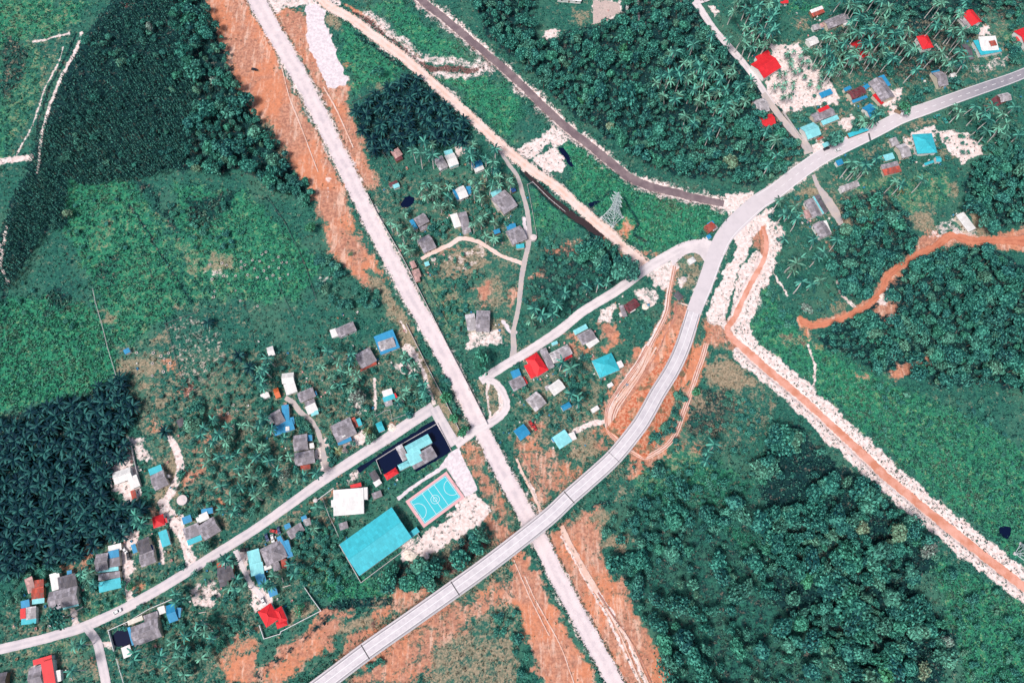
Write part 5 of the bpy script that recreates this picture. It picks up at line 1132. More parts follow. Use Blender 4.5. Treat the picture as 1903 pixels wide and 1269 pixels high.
car('black car parked in sandy yard beside dark grey double gabled house', 'd1', 946, 332, 1, 10, 'black', 1.1, G_); car('white car parked in sandy yard just above black car', 'd1', 920, 290, 6, 9, 'white', 1, G_); car('dark car parked alone at village roadside near sandy drive mouth', 'd1', 1800, 288, 10, -1, 'black', 1.15, G_)
car('navy car parked first in line left of sprawling grey house', 'd2', 64, 196, 3, 10, 'navy', 1.1, G_); car('white car parked in line between navy car and red car', 'd2', 105, 203, 2, 10, 'white', 1.1, G_); car('red car parked in line beside the white one above sprawling house', 'd2', 116, 150, 10, 2, 'red', 1.1, G_); car('navy car parked next to red car under square blue carport', 'd2', 151, 143, 2, 10, 'navy', 1.05, G_)
car('white car parked on sandy drive in front of red villa', 'd2', 36, 664, 4, 9, 'white', 1.05, G_); car('red car parked on grass near blue gabled house at dirt crossroads', 'c3', 110, 588, 5, 8, 'red', 1.15, G_); car('second red car parked below first one by blue gabled house', 'c3', 133, 612, 4, 8, 'red', 1.0, G_)
car('black car standing alone on orange soil beside the white dirt road', 'a1', 1872, 512, 10, 2, 'black', 1.0, G_)
tr = thing('lorry', 'white cab lorry with brown cargo bed parked at sandy road entrance', 'lorry', (*[float(a) for a in P(*q('a4', 980, 828), 1)], .05), -.55)
m = MB(); m.box(1.6, 3.2, -1, 1, .5, 2.3); m.obj('cab', CARP['white'], tr); m = MB(); m.box(-3.2, 1.4, -1.1, 1.1, .7, .9); m.box(-3.2, 1.4, -1.1, -1, .9, 1.5); m.box(-3.2, 1.4, 1, 1.1, .9, 1.5); m.box(-3.2, -3.1, -1, 1, .9, 1.5); m.box(1.3, 1.4, -1, 1, .9, 1.5); m.obj('cargo_bed', M_TIMBER, tr); m = MB(); m.face([(3.22, -.85, 1.4), (3.22, .85, 1.4), (3.1, .85, 2.32), (3.1, -.85, 2.32)]); m.obj('windscreen', M_GLASS, tr)
for sx in (2.4, -1.8):
    for sy in (.9, -.9): link('wheel', ME_CW, tr, (sx, sy, .42), 0, 1.25)
# ================================================================== WATER TANKS
def tank(label, t, x, y, r, h=2.2, mat=M_CONC):
    X, Y = P(*q(t, x, y), h); root = thing('water_tank', label, 'tank', (float(X), float(Y), 0)); m = MB(); m.tube((0, 0, -.4), (0, 0, h), r, 24); m.obj('drum', mat, root); m = MB(); m.tube((0, 0, h), (0, 0, h + .35), r * 1.03, 24, r * .2); m.obj('lid', plain('pale_lid', (.66, .56, .56), .8), root); m = MB(); m.tube((r * .4, 0, h + .2), (r * .4, 0, h + .5), .3, 8); m.obj('hatch', M_STEEL, root); line_w(BLK, [q(t, x, y), q(t, x + 1, y)], r * 3, 1, 0)
tank('large round pale pink water tank on grass below teal-ended grey house', 'c1', 1340, 1145, 3.0); tank('round white water tank beside the village lane at grey house', 'b3', 125, 480, 2.2); tank('small round tank on tan yard beside teal-ended grey house', 'c1', 1238, 968, 1.0, 2.6); tank('small teal round tank by palm beside white hall', 'c2', 420, 1148, 1.3, 2, plain('teal_plastic', (.04, .40, .42), .5)); tank('white oval tank beside the derelict house', 'b3', 770, 1046, 1.5, 1.8)
# ================================================================== FENCES AND BOUNDARY WALLS
ME_POST = {}
def fence(nm, label, t, s, h, kind, gap=6.0, mat=None):
    pts = pl(t, s); mat = mat or (M_CONC if kind == 'wall' else M_DARKFENCE); W_ = [np.array(P(*a, h)) for a in pts]; root = thing(nm, label, 'wall' if kind == 'wall' else 'fence', (*W_[0], 0)); o = W_[0]
    m = MB(); th = .13 if kind == 'wall' else .04; n = 0
    if (h, mat.name) not in ME_POST: mp = MB(); mp.box(-.17, .17, -.17, .17, -.6, h + .12); ME_POST[(h, mat.name)] = mp.mesh('post', [mat])
    for a, b_ in zip(W_[:-1], W_[1:]):
        d = b_ - a; L = np.linalg.norm(d); d /= L; nn = np.array([-d[1], d[0]]) * th; a_, e_ = a - o, b_ - o
        rows = [(-.6, h)] if kind == 'wall' else [(h * .3, h * .3 + .12), (h * .62, h * .62 + .12), (h - .14, h)]
        for z0, z1 in rows: m.hexa([(*(a_ + nn), z0), (*(a_ - nn), z0), (*(e_ - nn), z0), (*(e_ + nn), z0)], [(*(a_ + nn), z1), (*(a_ - nn), z1), (*(e_ - nn), z1), (*(e_ + nn), z1)])
        k = max(1, int(L / gap))
        for i in range(k):
            if n < 95: pnt = a_ + d * (L * i / k); link('post', ME_POST[(h, mat.name)], root, (*pnt, 0), math.atan2(d[1], d[0])); n += 1
    m.obj('wall_panel' if kind == 'wall' else 'rail', mat, root); line_w(BLK, pts, 1.5, 1, 0)
fence('boundary_wall', 'long thin pale wall along right side of the white dirt road', 'f', '682 358 700 395 747 476 790 560 830.6 640 870 716 906 788', 1.6, 'wall', 8)
fence('boundary_wall', 'pale wall with weeds between tan verge and lower white dirt road', 'f', '755 602 773.8 640 800 692 830 750 861 814', 1.5, 'wall', 8)
fence('boundary_wall', 'white wall enclosing the red villa lawn', 'd2', '330 550 395 645 460 735 165 888 160 905 40 942 5 840', 1.8, 'wall', 6, M_WHITE)
fence('boundary_wall', 'pale wall around teal warehouse, open towards the court', 'd2', '596 250 755 528 1000 345 1195 200 1150 130', 1.8, 'wall', 6)
fence('wire_fence', 'wire fence from village road down past white hall to warehouse', 'f', '599 926 611 958 624 985 632 1005', 1.6, 'wire', 4, M_CONC)
fence('boundary_wall', 'low wall through black pond splitting the ditch from hall pool', 'c2', '905 950 868 850 1065 728 1320 580 1422 782', .9, 'wall', 8)
fence('boundary_wall', 'wall along left of bright white house yard by oil palms', 'c1', '785 855 805 950 820 1052', 1.5, 'wall', 5)
fence('boundary_wall', 'wall between bright white house yard and tan yard', 'c1', '948 680 985 850 1035 1045', 1.5, 'wall', 5)
fence('wire_fence', 'white post fence in palm grove beside the orange red cottage', 'a4', '1255 325 1310 390 1365 455 1415 512', 1.5, 'wire', 4, M_WHITE)
fence('boundary_wall', 'grey wall along concrete lane beside red ridge panel house', 'a4', '130 820 200 920 270 1020', 1.6, 'wall', 5)
fence('boundary_wall', 'pale front wall of house with black pool, along village road', 'd1', '835 1030 795 880 940 815 1100 720 1265 650', 1.5, 'wall', 6, M_WHITE)
fence('wire_fence', 'white fence running from black pool plot down to bottom edge', 'd1', '855 1090 880 1180 912 1290', 1.4, 'wire', 5, M_WHITE)
fence('wire_fence', 'pale fence line along left edge of green field', 'b1', '680 860 700 960 750 1130 790 1290 865 1540', 1.2, 'wire', 6, M_CONC)
fence('wire_fence', 'dark fence round the pale weedy plot', 'b1', '1440 1030 1215 1115 1270 1300 1370 1655 1470 1590 1670 1385', 1.3, 'wire', 6)
fence('wire_fence', 'dark fence along diagonal plot line left of orange verge', 'b2', '60 170 200 380 330 650 430 940', 1.3, 'wire', 6)
fence('wire_fence', 'thin fence beside scattered stumps in middle left yards', 'b2', '150 830 200 950 275 1105', 1.2, 'wire', 5)
fence('wire_fence', 'wire fence along north edge of the small oil palm grove', 'a2', '690 750 820 690 960 632', 1.4, 'wire', 5)
fence('wire_fence', 'short fence below rust striped shed and oil palms', 'a2', '915 1115 960 1190 1000 1262', 1.3, 'wire', 5)
fence('wire_fence', 'second thin fence parallel to the dirt road wall in village strip', 'b2', '1155 640 1210 760 1300 950 1400 1120', 1.2, 'wire', 6)
fence('wire_fence', 'fence round triangular lawn between village lane and water ditch', 'b3', '150 470 120 300 80 90 120 70 240 190 360 290', 1.2, 'wire', 5, M_CONC)
fence('boundary_wall', 'low wall of white hall forecourt with white gate posts', 'c2', '440 1140 555 1055', 1.3, 'wall', 3, M_WHITE)
fence('wire_fence', 'fence around palm yard above pond road', 'c2', '870 525 935 485 970 480 985 550 1130 500', 1.2, 'wire', 4, M_CONC)
fence('boundary_wall', 'low wall across grass left of the round grey charcoal house plot', 'd1', '500 770 560 735 610 705', 1.2, 'wall', 4)
# ================================================================== LOGS, RUBBLE HEAPS
def log(label, t, x0, y0, x1, y1, r=.3):
    A, B = P(*q(t, x0, y0), .2), P(*q(t, x1, y1), .2); d = np.array(B) - np.array(A); o = thing('fallen_log', label, 'log', (float(A[0]), float(A[1]), .25), math.atan2(d[1], d[0]))
    L = float(np.linalg.norm(d)); m = MB(); m.tube((0, 0, 0), (L, 0, .15), r, 8, r * .7); m.obj('trunk', plain('bleached_wood', (.55, .5, .45), .9), o); m = MB(); m.tube((-.05, 0, 0), (.02, 0, 0), r * .8, 8); m.obj('cut_end', M_TIMBER, o)
log('pale fallen palm trunk lying in grass below the blue folded roof shed', 'd1', 1480, 802, 1586, 900); log('short pale log lying in grass beside the blue square roof', 'd2', 175, 490, 186, 525, .35); log('pale log beside the red villa lawn path', 'd2', 180, 562, 240, 545); log('pale fallen trunk in grass at bottom near yellow plant', 'd1', 1465, 752, 1520, 742)
def heap(nm, label, t, x, y, r, h, mat, seed=0):
    X, Y = P(*q(t, x, y), 0); g = np.random.default_rng(seed); m = MB(); n, rr = 22, 6; pts = []
    for k in range(rr + 1):
        f = k / rr; pts.append([(math.cos(a) * r * f * (1 + .16 * math.sin(a * 3 + seed) + .08 * g.standard_normal()), math.sin(a) * r * f * (1 + .12 * math.cos(a * 2 + seed)), h * (1 - f) ** .8 * (1 + .2 * g.standard_normal() * (k < rr)) - (.45 if k == rr else 0)) for a in np.arange(n) * 2 * math.pi / n])
    for k in range(rr):
        for i in range(n):
            j = (i + 1) % n; q4 = [pts[k][i], pts[k + 1][i], pts[k + 1][j], pts[k][j]]; m.face(q4 if k else q4[:3])
    o = m.obj(nm, mat); o.location = (float(X), float(Y), 0); tag(o, label, 'heap')
M_SAND = plain('heap_sand', (.80, .70, .62), .95, .2, .9); M_RUB = plain('heap_rubble', (.6, .52, .5), .95, .5, 1.2)
heap('sand_heap', 'round cream sand heap on bare yard below teal warehouse', 'd2', 1115, 325, 3.8, 1.6, M_SAND, 1); heap('sand_heap', 'white sand heap beside teal kiosk on village road', 'c2', 985, 612, 2.8, 1.1, M_SAND, 2); heap('rubble_heap', 'pile of pale sacks beside the long white roof slab', 'b4', 1405, 432, 2.6, 1.1, M_RUB, 3); heap('rubble_heap', 'pale rubble heap on grass island below bus shelter', 'b3', 1232, 790, 2.2, .8, M_RUB, 4); heap('rubble_heap', 'pale rubble on orange clearing inside the right forest', 'b4', 868, 915, 2.8, .9, M_SAND, 5); heap('rubble_heap', 'grey white rubble at lower end of forest clearing', 'b4', 925, 1060, 1.9, .8, M_RUB, 6); heap('rubble_heap', 'junk heap with red scraps beside pink huts', 'b2', 1290, 640, 2, .8, M_RUB, 7); heap('rubble_heap', 'white rubble heap beside the derelict house', 'b3', 950, 990, 2.4, .7, M_SAND, 8)

# ================================================================== YARD CLUTTER, PLANTING RINGS
def unit(name, f, mats): m = MB(); f(m); return m.mesh(name, mats)
def crate_f(m):
    m.box(-.6, .6, -.45, .45, 0, .1); m.box(-.6, -.52, -.45, .45, .1, .7); m.box(.52, .6, -.45, .45, .1, .7); m.box(-.52, .52, -.45, -.37, .1, .7); m.box(-.52, .52, .37, .45, .1, .7)
CRM = [plain('crate_' + k, c, .8) for k, c in dict(white=(.78, .76, .74), blue=(.05, .3, .5), wood=(.4, .27, .18), pink=(.7, .4, .38)).items()]
ME_CRT = [unit('crate', crate_f, [c]) for c in CRM]; ME_DRM = [unit('drum', lambda m: (m.tube((0, 0, 0), (0, 0, .95), .36, 10), m.tube((0, 0, .95), (0, 0, 1.0), .3, 10)), [c]) for c in CRM]
HR = [o for o in COL.objects if o.get('category') in ('house', 'shed') and o.parent is None]; cg_ = np.random.default_rng(21)
for k, o in enumerate(HR):
    for j in range(5 if o['category'] == 'house' else 2):
        for tr_ in range(12):
            a = cg_.random() * 6.28; r_ = 7 + cg_.random() * 8; x, y = o.location.x + math.cos(a) * r_, o.location.y + math.sin(a) * r_; px, py = pix(x, y, .4)
            if smp(BLK, px, py) < .1 and smp(DK, px, py) < .5:
                if (k + j) % 3: tag(link('yard_crate', ME_CRT[(k + j) % 4], None, (x, y, -.06), a, .8 + .5 * cg_.random()), 'small open crate standing in a yard near the village houses', 'crate', 'yard crates')
                else: tag(link('yard_drum', ME_DRM[(k * 3 + j) % 4], None, (x, y, -.06), a, .9 + .4 * cg_.random()), 'small upright drum standing in a yard near the village houses', 'drum', 'yard drums')
                break
def ring_f(m, n=14, r0=.62, r1=.95, h=.28):
    for i in range(n):
        a, b_ = i * 6.2832 / n, (i + 1) * 6.2832 / n; pt = lambda r_, t, z: (math.cos(t) * r_, math.sin(t) * r_, z); m.face([pt(r0, a, h), pt(r1, a, h), pt(r1, b_, h), pt(r0, b_, h)]); m.face([pt(r1, a, -.3), pt(r1, b_, -.3), pt(r1, b_, h), pt(r1, a, h)]); m.face([pt(r0, b_, -.3), pt(r0, a, -.3), pt(r0, a, h), pt(r0, b_, h)])
ME_RING = unit('ring', ring_f, [plain('ring_mulch', (.66, .56, .54), .95, .3)])
# ================================================================== VEGETATION
def leafmat(name, cols, attr_tint=False, spec=.08, rough=.6, hi=.4):
    b = NB(name); rnd = b.n("ShaderNodeAttribute", attribute_name='tint').outputs["Fac"] if attr_tint else b.n("ShaderNodeObjectInfo").outputs["Random"]
    isl = b.n("ShaderNodeNewGeometry").outputs["Random Per Island"]
    r = b.n("ShaderNodeValToRGB"); e = r.color_ramp.elements
    while len(e) < len(cols): e.new(.5)
    for k, c in enumerate(cols): e[k].position = k / (len(cols) - 1); e[k].color = (*c, 1)
    b.l(rnd, r.inputs[0]); base = r.outputs[0]
    c = b.mix(b.step(isl, .25, 1.0), b.mix(.7, base, (.003, .016, .026)), b.mix(hi, base, (.20, .66, .50)))
    if attr_tint: c = b.mix(b.math('MULTIPLY', b.n("ShaderNodeAttribute", attribute_name='dry').outputs["Fac"], .85), c, b.mix(isl, (.12, .09, .055), (.46, .34, .21)))
    b.out(c, rough, spec); return b.m
FC = [(.012, .11, .13), (.022, .20, .16), (.035, .28, .21), (.014, .15, .17), (.06, .35, .20), (.02, .19, .165), (.015, .13, .13), (.13, .40, .28), (.028, .24, .19), (.20, .40, .25)]
M_LEAF = leafmat('broadleaf_foliage', FC); M_LEAFS = leafmat('woodland_foliage', FC, True)
M_OIL = leafmat('oil_palm_fronds', [(.004, .028, .055), (.007, .055, .078), (.009, .075, .085), (.005, .038, .066)], spec=.06, rough=.5, hi=.2)
M_COCO = leafmat('coconut_fronds', [(.025, .20, .18), (.06, .31, .24), (.03, .23, .20), (.11, .35, .25), (.20, .38, .24)], spec=.12, rough=.5, hi=.5); M_COCOY = leafmat('yellowing_fronds', [(.30, .28, .10), (.5, .4, .14)])
M_SAPL = leafmat('sapling_foliage', [(.006, .05, .062), (.010, .075, .085), (.014, .095, .095), (.02, .12, .10), (.05, .16, .15)], True)
M_GRASS = leafmat('meadow_leaves', [(.005, .028, .038), (.012, .085, .075), (.024, .135, .105), (.036, .22, .135), (.075, .32, .16)], True, .05, .7, .3)
M_PALE = leafmat('pale_foliage', [(.34, .42, .24), (.26, .40, .22), (.44, .44, .26)]); M_GREY = leafmat('grey_twigs', [(.40, .46, .40), (.45, .44, .40)]); M_BRIGHT = leafmat('bright_foliage', [(.05, .32, .12), (.09, .38, .13)])
M_BARK = plain('grey_bark', (.20, .16, .14), .9); M_PTRUNK = plain('pale_palm_trunk', (.66, .61, .59), .9, .15, 1.2); M_OTRUNK = plain('dark_palm_trunk', (.10, .07, .06), .95)
def cards(C, Nn, size, g, asp=.62):
    """one rhombic leaf clump per centre"""
    n = len(C); Nn = Nn / (np.linalg.norm(Nn, axis=1)[:, None] + 1e-9); r = g.standard_normal((n, 3)); t = np.cross(Nn, r); t /= np.linalg.norm(t, axis=1)[:, None] + 1e-9; s = np.cross(Nn, t)
    a = (size * (.75 + .5 * g.random(n)))[:, None] if np.ndim(size) else size * (.75 + .5 * g.random(n))[:, None]; b_ = a * asp
    V = np.stack([C - t * a, C - s * b_ + Nn * a * .12, C + t * a, C + s * b_ + Nn * a * .12], 1).reshape(-1, 3); return V, np.arange(4 * n).reshape(n, 4)
def crown_arrays(seed, R, H, n, size=.62, lobes=7, zc=0.0):
    g = np.random.default_rng(seed); L = [(0, 0, .45 * H, .62 * R)]
    for k in range(lobes): a = k * 2.4 + g.random() * 1.3; rr = R * (.42 + .3 * g.random()); L.append((rr * math.cos(a), rr * math.sin(a), H * (.0 + .42 * g.random()), R * (.3 + .2 * g.random())))
    L = np.array(L); wts = L[:, 3] ** 2; li = g.choice(len(L), n, p=wts / wts.sum()); d = g.standard_normal((n, 3)); d[:, 2] = np.abs(d[:, 2]) * 1.1 - .25; d /= np.linalg.norm(d, axis=1)[:, None]
    C = L[li, :3] + d * (L[li, 3] * (.8 + .28 * g.random(n)))[:, None] * np.array([1, 1, .8]); Nn = d + .55 * g.standard_normal((n, 3)) + np.array([0, 0, .35])
    V, Fc = cards(C, Nn, size, g); V[:, 2] += zc; return V, Fc
def trunk_arrays(h, r, seed=0, n=6):
    m = MB(); m.tube((0, 0, -.5), (.1, 0, h * .55), r, n, r * .75, cap=False); m.tube((.1, 0, h * .55), (0, .1, h), r * .75, n, r * .35, cap=False); g = np.random.default_rng(seed)
    for k in range(4): a = g.random() * 6.28; m.tube((.05, 0, h * (.5 + .08 * k)), (math.cos(a) * h * .3, math.sin(a) * h * .3, h * (.85 + .05 * k)), r * .4, 4, r * .15, cap=False)
    return m
# broadleaf prototypes: unit tree = crown radius 4 m, height 9 m; scaled per tree
NV = 10; CROWN = []; TRUNK = []
for k in range(NV):
    V, Fc = crown_arrays(100 + k, 4.0 * (.85 + .1 * (k % 4)), 5.0 + .9 * (k % 3), (470, 430, 250, 500, 380, 210, 460, 320, 480, 280)[k], (.66, .6, .62, .72, .55, .6)[k % 6], (8, 5, 11, 6, 9, 12, 4, 10, 7, 13)[k], 5.2); an_ = 1 + .22 * math.sin(k * 2.1); V[:, 0] *= an_; V[:, 1] /= an_; CROWN.append((V, Fc, npmesh('crown', V, Fc, [M_LEAF]))); TRUNK.append(trunk_arrays(7.2, .26, k).mesh('trunk', [M_BARK]))
SPECIAL = {}
def tree(name, label, grp, px, py, r, kk, mat=None, hs=1.0, cat='tree'):
    s = r / 4.0; X, Y = P(px, py, 7.5 * s * hs); o = thing(name, label, cat, (float(X), float(Y), 0), random.random() * 6.28, grp); o.scale = (s, s, s * hs)
    me = CROWN[kk % NV][2]
    if mat:
        key = (kk % NV, mat.name)
        if key not in SPECIAL: m2 = me.copy(); m2.materials[0] = mat; SPECIAL[key] = m2
        me = SPECIAL[key]
    link('crown', me, o); link('trunk', TRUNK[kk % NV], o); return o
def inside(pts, X, Y):
    ins = np.zeros(X.shape, bool)
    for i in range(len(pts)): a, b_ = pts[i], pts[(i + 1) % len(pts)]; c = ((a[1] > Y) != (b_[1] > Y)); ins ^= c & (X < (b_[0] - a[0]) * (Y - a[1]) / (b_[1] - a[1] + 1e-12) + a[0])
    return ins
def hexfill(pts, d, jit=.32, drop=0.0):
    xs = [p[0] for p in pts]; ys = [p[1] for p in pts]; X, Y = np.meshgrid(np.arange(min(xs), max(xs), d), np.arange(min(ys), max(ys), d * .87)); X = X + (np.arange(X.shape[0]) % 2)[:, None] * d / 2
    X = (X + rng.uniform(-jit, jit, X.shape) * d).ravel(); Y = (Y + rng.uniform(-jit, jit, Y.shape) * d).ravel(); k = inside(pts, X, Y) & (rng.random(len(X)) > drop) & (smp(BLK, X, Y) < .4); return X[k], Y[k]
def rand_in(pts, n, clear=.4, mind=0):
    xs = [p[0] for p in pts]; ys = [p[1] for p in pts]; out = []; tries = 0
    while len(out) < n and tries < n * 60:
        tries += 1; x, y = random.uniform(min(xs), max(xs)), random.uniform(min(ys), max(ys))
        if inside(pts, np.array([x]), np.array([y]))[0] and smp(BLK, x, y) < clear and all((x - a) ** 2 + (y - b_) ** 2 > mind * mind for a, b_ in out): out.append((x, y))
    return out
# ---- garden trees and bushes around the houses and fields
GT = [('a1', '560 260 1400 -40 1400 500 1300 700 1000 500 700 420', 34, 2.4, 3.8, 'broad crown rising out of the young plantation, upper left', 'broad trees in the plantation'), ('a1', '300 1000 700 700 1300 900 1400 1200 500 1269', 26, 2, 3.2, 'round tree standing in lower part of the young plantation', 'trees in lower plantation'), ('b1', '480 40 880 100 1000 700 700 1200 100 1100 100 700', 34, 1, 2.2, 'low dark bush in the wide green left field', 'left field bushes'), ('b1', '1000 120 1700 200 1880 500 1400 640', 30, 1.2, 2.6, 'dark bush at upper part of plot below plantation', 'upper plot bushes'), ('c4', '500 440 1300 420 1900 700 1900 1100 1500 1250 900 700', 30, .9, 2.0, 'small bush dotted in the right green meadow', 'right meadow small bushes'), ('d4', '1300 420 1600 500 1903 740 1903 1290 1500 1290 1400 900', 34, 1.4, 3.0, 'loose bush between the lower wood and red canal', 'canal side bushes'), ('c4', '-300 330 0 420 120 640 -60 700 -300 640', 22, 1.2, 2.6, 'loose bush above the lower wood', 'bushes above lower wood'),
 ('b2', '60 20 330 40 420 190 330 220 120 150', 16, 2.6, 4.2, 'bushy tree left of the upper orange verge', 'verge trees'), ('b2', '400 620 640 680 620 780 460 720', 10, 2.4, 3.8, 'bushy tree at foot of the orange verge', 'trees at verge foot'), ('b2', '440 820 700 860 880 860 930 980 800 1000 560 960', 18, 2.2, 3.8, 'bushy tree behind porch house by dirt road', 'trees behind porch house'), ('b2', '1240 340 1420 360 1420 480 1300 480', 8, 1.8, 3, 'bushy tree between village row houses', 'trees between village row'),
 ('b2', '1400 900 1560 900 1520 1200 1400 1240 1300 1040', 16, 1.2, 2.4, 'shrub on slope left of square grey house', 'slope shrubs'), ('b2', '1380 800 1640 680 1720 720 1600 800 1480 880', 10, 1.4, 2.6, 'shrub below tan path', 'shrubs below tan path'), ('b3', '240 600 440 580 640 700 700 800 400 940 200 1000 120 800', 34, 1.2, 2.6, 'shrub in the scrub field above middle road', 'scrub field shrubs'), ('b3', '100 500 320 460 320 540 120 600', 6, 1.6, 2.6, 'shrub by white tank on village lane', 'shrubs by lane tank'),
 ('c3', '240 130 340 90 480 130 520 280 420 340 340 260', 16, 1.4, 2.8, 'garden tree behind the red roofed middle road house', 'garden trees behind red house'), ('c3', '-10 60 50 40 60 100 -10 170', 5, 1.6, 2.6, 'dark garden tree at middle road start', 'trees at middle road start'), ('c3', '980 600 1180 560 1160 680 1040 780 940 740', 14, 1.8, 3.2, 'bushy tree inside the track loop', 'trees inside track loop'), ('c3', '1180 360 1290 340 1200 580 1140 520', 8, 1.6, 2.8, 'bushy tree on orange slope right of overpass', 'trees on orange slope'), ('b3', '700 1020 1000 1000 1040 1100 940 1180 720 1120', 14, 1, 2, 'low bush around the derelict house', 'bushes at derelict house'), ('d3', '640 60 820 80 1100 60 1240 200 1130 420 900 560 800 380 860 240 640 220', 30, 1.8, 3.6, 'bushy tree at left rim of the lower wood', 'trees at lower wood rim'), ('c3', '960 880 1240 820 1500 900 1440 1060 1200 1260 1000 1260 800 1160', 26, 1.4, 3, 'bushy tree on green slope below track loop', 'green slope trees'),
 ('d2', '240 180 460 100 560 260 640 460 520 540 360 460 280 380', 34, 1.5, 3, 'bushy tree between sprawling house and teal warehouse', 'trees by warehouse'), ('d2', '1700 760 1903 740 1903 1000 1760 960', 10, 1.4, 2.6, 'bushy tree in brown scrub right of overpass foot', 'brown scrub trees'), ('d2', '780 1080 930 1060 920 1180 820 1180', 5, 1.4, 2.4, 'green bush beside overpass near bottom edge', 'bushes by overpass'), ('d3', '-10 900 60 960 100 1100 60 1269 -10 1260', 6, 1.6, 3, 'green tree left of the lower orange slope', 'trees left of orange slope'),
 ('a4', '1020 640 1240 600 1300 700 1100 760', 10, 2, 3.4, 'dark garden tree near grey patched house', 'trees by grey patched house'), ('a4', '1180 380 1330 420 1380 540 1240 480', 7, 1.8, 2.8, 'garden tree between orange red cottage and patched house', 'trees by cottage'), ('a4', '1360 560 1440 560 1480 640 1380 660', 5, 2, 3.2, 'dark tree right of orange yard', 'trees right of orange yard'), ('a4', '1820 160 1903 20 1903 160 1880 420 1820 480', 12, 2.2, 3.6, 'dark tree around red house at right edge', 'right edge trees'), ('a4', '640 880 740 920 850 800 930 820 900 900 760 940 640 970', 9, 2, 3.2, 'dark round tree along main road by blue tarpaulin', 'trees by tarpaulin'), ('a4', '180 850 330 830 360 890 220 930', 7, 1.6, 2.6, 'dark tree by concrete lane wall', 'lane wall trees'), ('a4', '0 920 130 900 280 1040 240 1160 120 1240 0 1260', 22, 2, 3.6, 'leafy tree in corner between lane and main road', 'lane corner trees'), ('a4', '1500 900 1640 900 1903 880 1903 1269 1620 1269 1640 1130 1500 960', 42, 2.2, 3.8, 'leafy tree south of main road at right edge', 'right edge wood trees'), ('a4', '560 60 760 0 1240 0 1300 200 1240 260 1000 420 760 480 620 260', 34, 1.8, 3.2, 'leafy tree under the palms of upper right grove', 'understorey of upper right grove'), ('a4', '1300 -20 1903 -30 1903 120 1660 120 1600 60 1460 60 1440 260 1330 240', 22, 2, 3.4, 'leafy tree near the top right corner', 'top right corner trees'), ('a4', '820 20 1000 0 1040 200 920 240 840 160', 14, 2.2, 3.4, 'dark blue-green tree in middle of upper right grove', 'dark grove trees'), ('a4', '860 400 960 380 1000 520 900 560', 7, 2.4, 3.6, 'dark tree at bottom of upper right grove', 'lower grove trees'),
 ('b4', '80 170 250 180 260 300 120 340', 8, 1.4, 2.2, 'bush left of striped terrace', 'terrace bushes'), ('b4', '160 900 560 920 540 980 240 1080', 14, 1.4, 2.4, 'bush on orange track bank', 'track bank bushes'), ('b4', '-10 800 180 980 250 1100 100 1180 -10 1140', 18, 1.4, 2.6, 'lush bush between sand bank and orange track fork', 'sand bank bushes'), ('c4', '780 250 1060 340 1040 460 860 440', 7, 1.8, 3.2, 'teal round tree on edge of right meadow', 'right meadow trees'), ('c4', '1350 420 1700 420 1680 620 1560 640', 12, 1.2, 2.4, 'pale bush dotted on right meadow', 'right meadow bushes'),
 ('c1', '1360 430 1520 420 1520 560 1400 640', 8, 2, 3.2, 'garden tree by dark slate shed', 'slate shed trees'), ('c1', '1640 940 1880 1060 1700 1200 1600 1000', 8, 1.6, 2.6, 'garden bush in lower left yards', 'lower left yard bushes'), ('c2', '500 700 560 680 580 900 520 900', 8, 1.6, 2.4, 'roadside tree between lane mouth and weathered house', 'lane mouth trees'), ('c2', '1060 440 1230 300 1260 420 1100 520', 9, 1.6, 2.6, 'dark garden tree in palm yard above pond', 'palm yard trees'), ('c2', '280 540 400 540 400 640 300 660', 7, 1.8, 2.8, 'dark garden tree right of blue wrapped house', 'trees by blue wrapped house'), ('c2', '1280 200 1360 230 1640 560 1560 600 1400 420', 9, 1.2, 2.2, 'bush along wall right of dirt road', 'dirt road wall bushes'), ('d1', '570 440 700 420 690 620 600 640', 8, 1.4, 2.4, 'garden bush between charcoal and banded houses', 'bushes between two houses'), ('d1', '270 380 430 360 430 440 300 470', 7, 2, 3.2, 'dark tree at lower oil palm edge', 'trees at oil palm edge'), ('d1', '1160 820 1340 800 1360 860 1180 880', 6, 1.2, 2, 'bush below blue folded roof', 'bushes by folded roof')]
GTL = []
for t, s, n, r0, r1, lab, grp in GT:
    for x, y in rand_in(pl(t, s), n, .4, 5): GTL.append((random.uniform(r0, r1), x, y, r1 > 2.7, lab, grp))
GTL.sort(key=lambda a: -a[0]); EXTRA, cnt = [], {True: 0, False: 0}
for t, s, n in (('b2', '880 0 1880 0 1880 560 1640 500 1460 460 1200 600 1080 560', 170), ('c1', '1100 300 1903 0 1903 1269 1250 1269 1340 700', 260), ('c2', '0 0 1000 0 1240 400 880 640 500 880 0 1200', 240), ('c3', '0 60 560 0 700 260 640 500 300 620 0 560', 80), ('a4', '0 0 1903 0 1903 520 900 860 300 1100 0 1000', 200), ('a4', '500 1150 1903 600 1903 1269 800 1269', 110), ('d1', '200 900 1000 480 1600 300 1903 160 1903 900 1500 1200 900 1240 700 900', 190), ('d1', '0 400 700 350 900 600 200 860 0 900', 50), ('b3', '70 500 600 500 880 720 500 980 20 1200', 120), ('b4', '0 100 500 100 640 500 560 1000 100 900', 90), ('d2', '220 100 600 60 720 480 560 640 200 560', 120), ('c3', '900 800 1903 400 1903 900 1500 1269 700 1269', 120), ('b2', '1180 640 1560 560 1560 1200 1400 1269', 60)):
    for x, y in rand_in(pl(t, s), n, .3): EXTRA.append((random.uniform(.6, 1.7) if random.random() < .8 else random.uniform(1.6, 2.6), x, y))
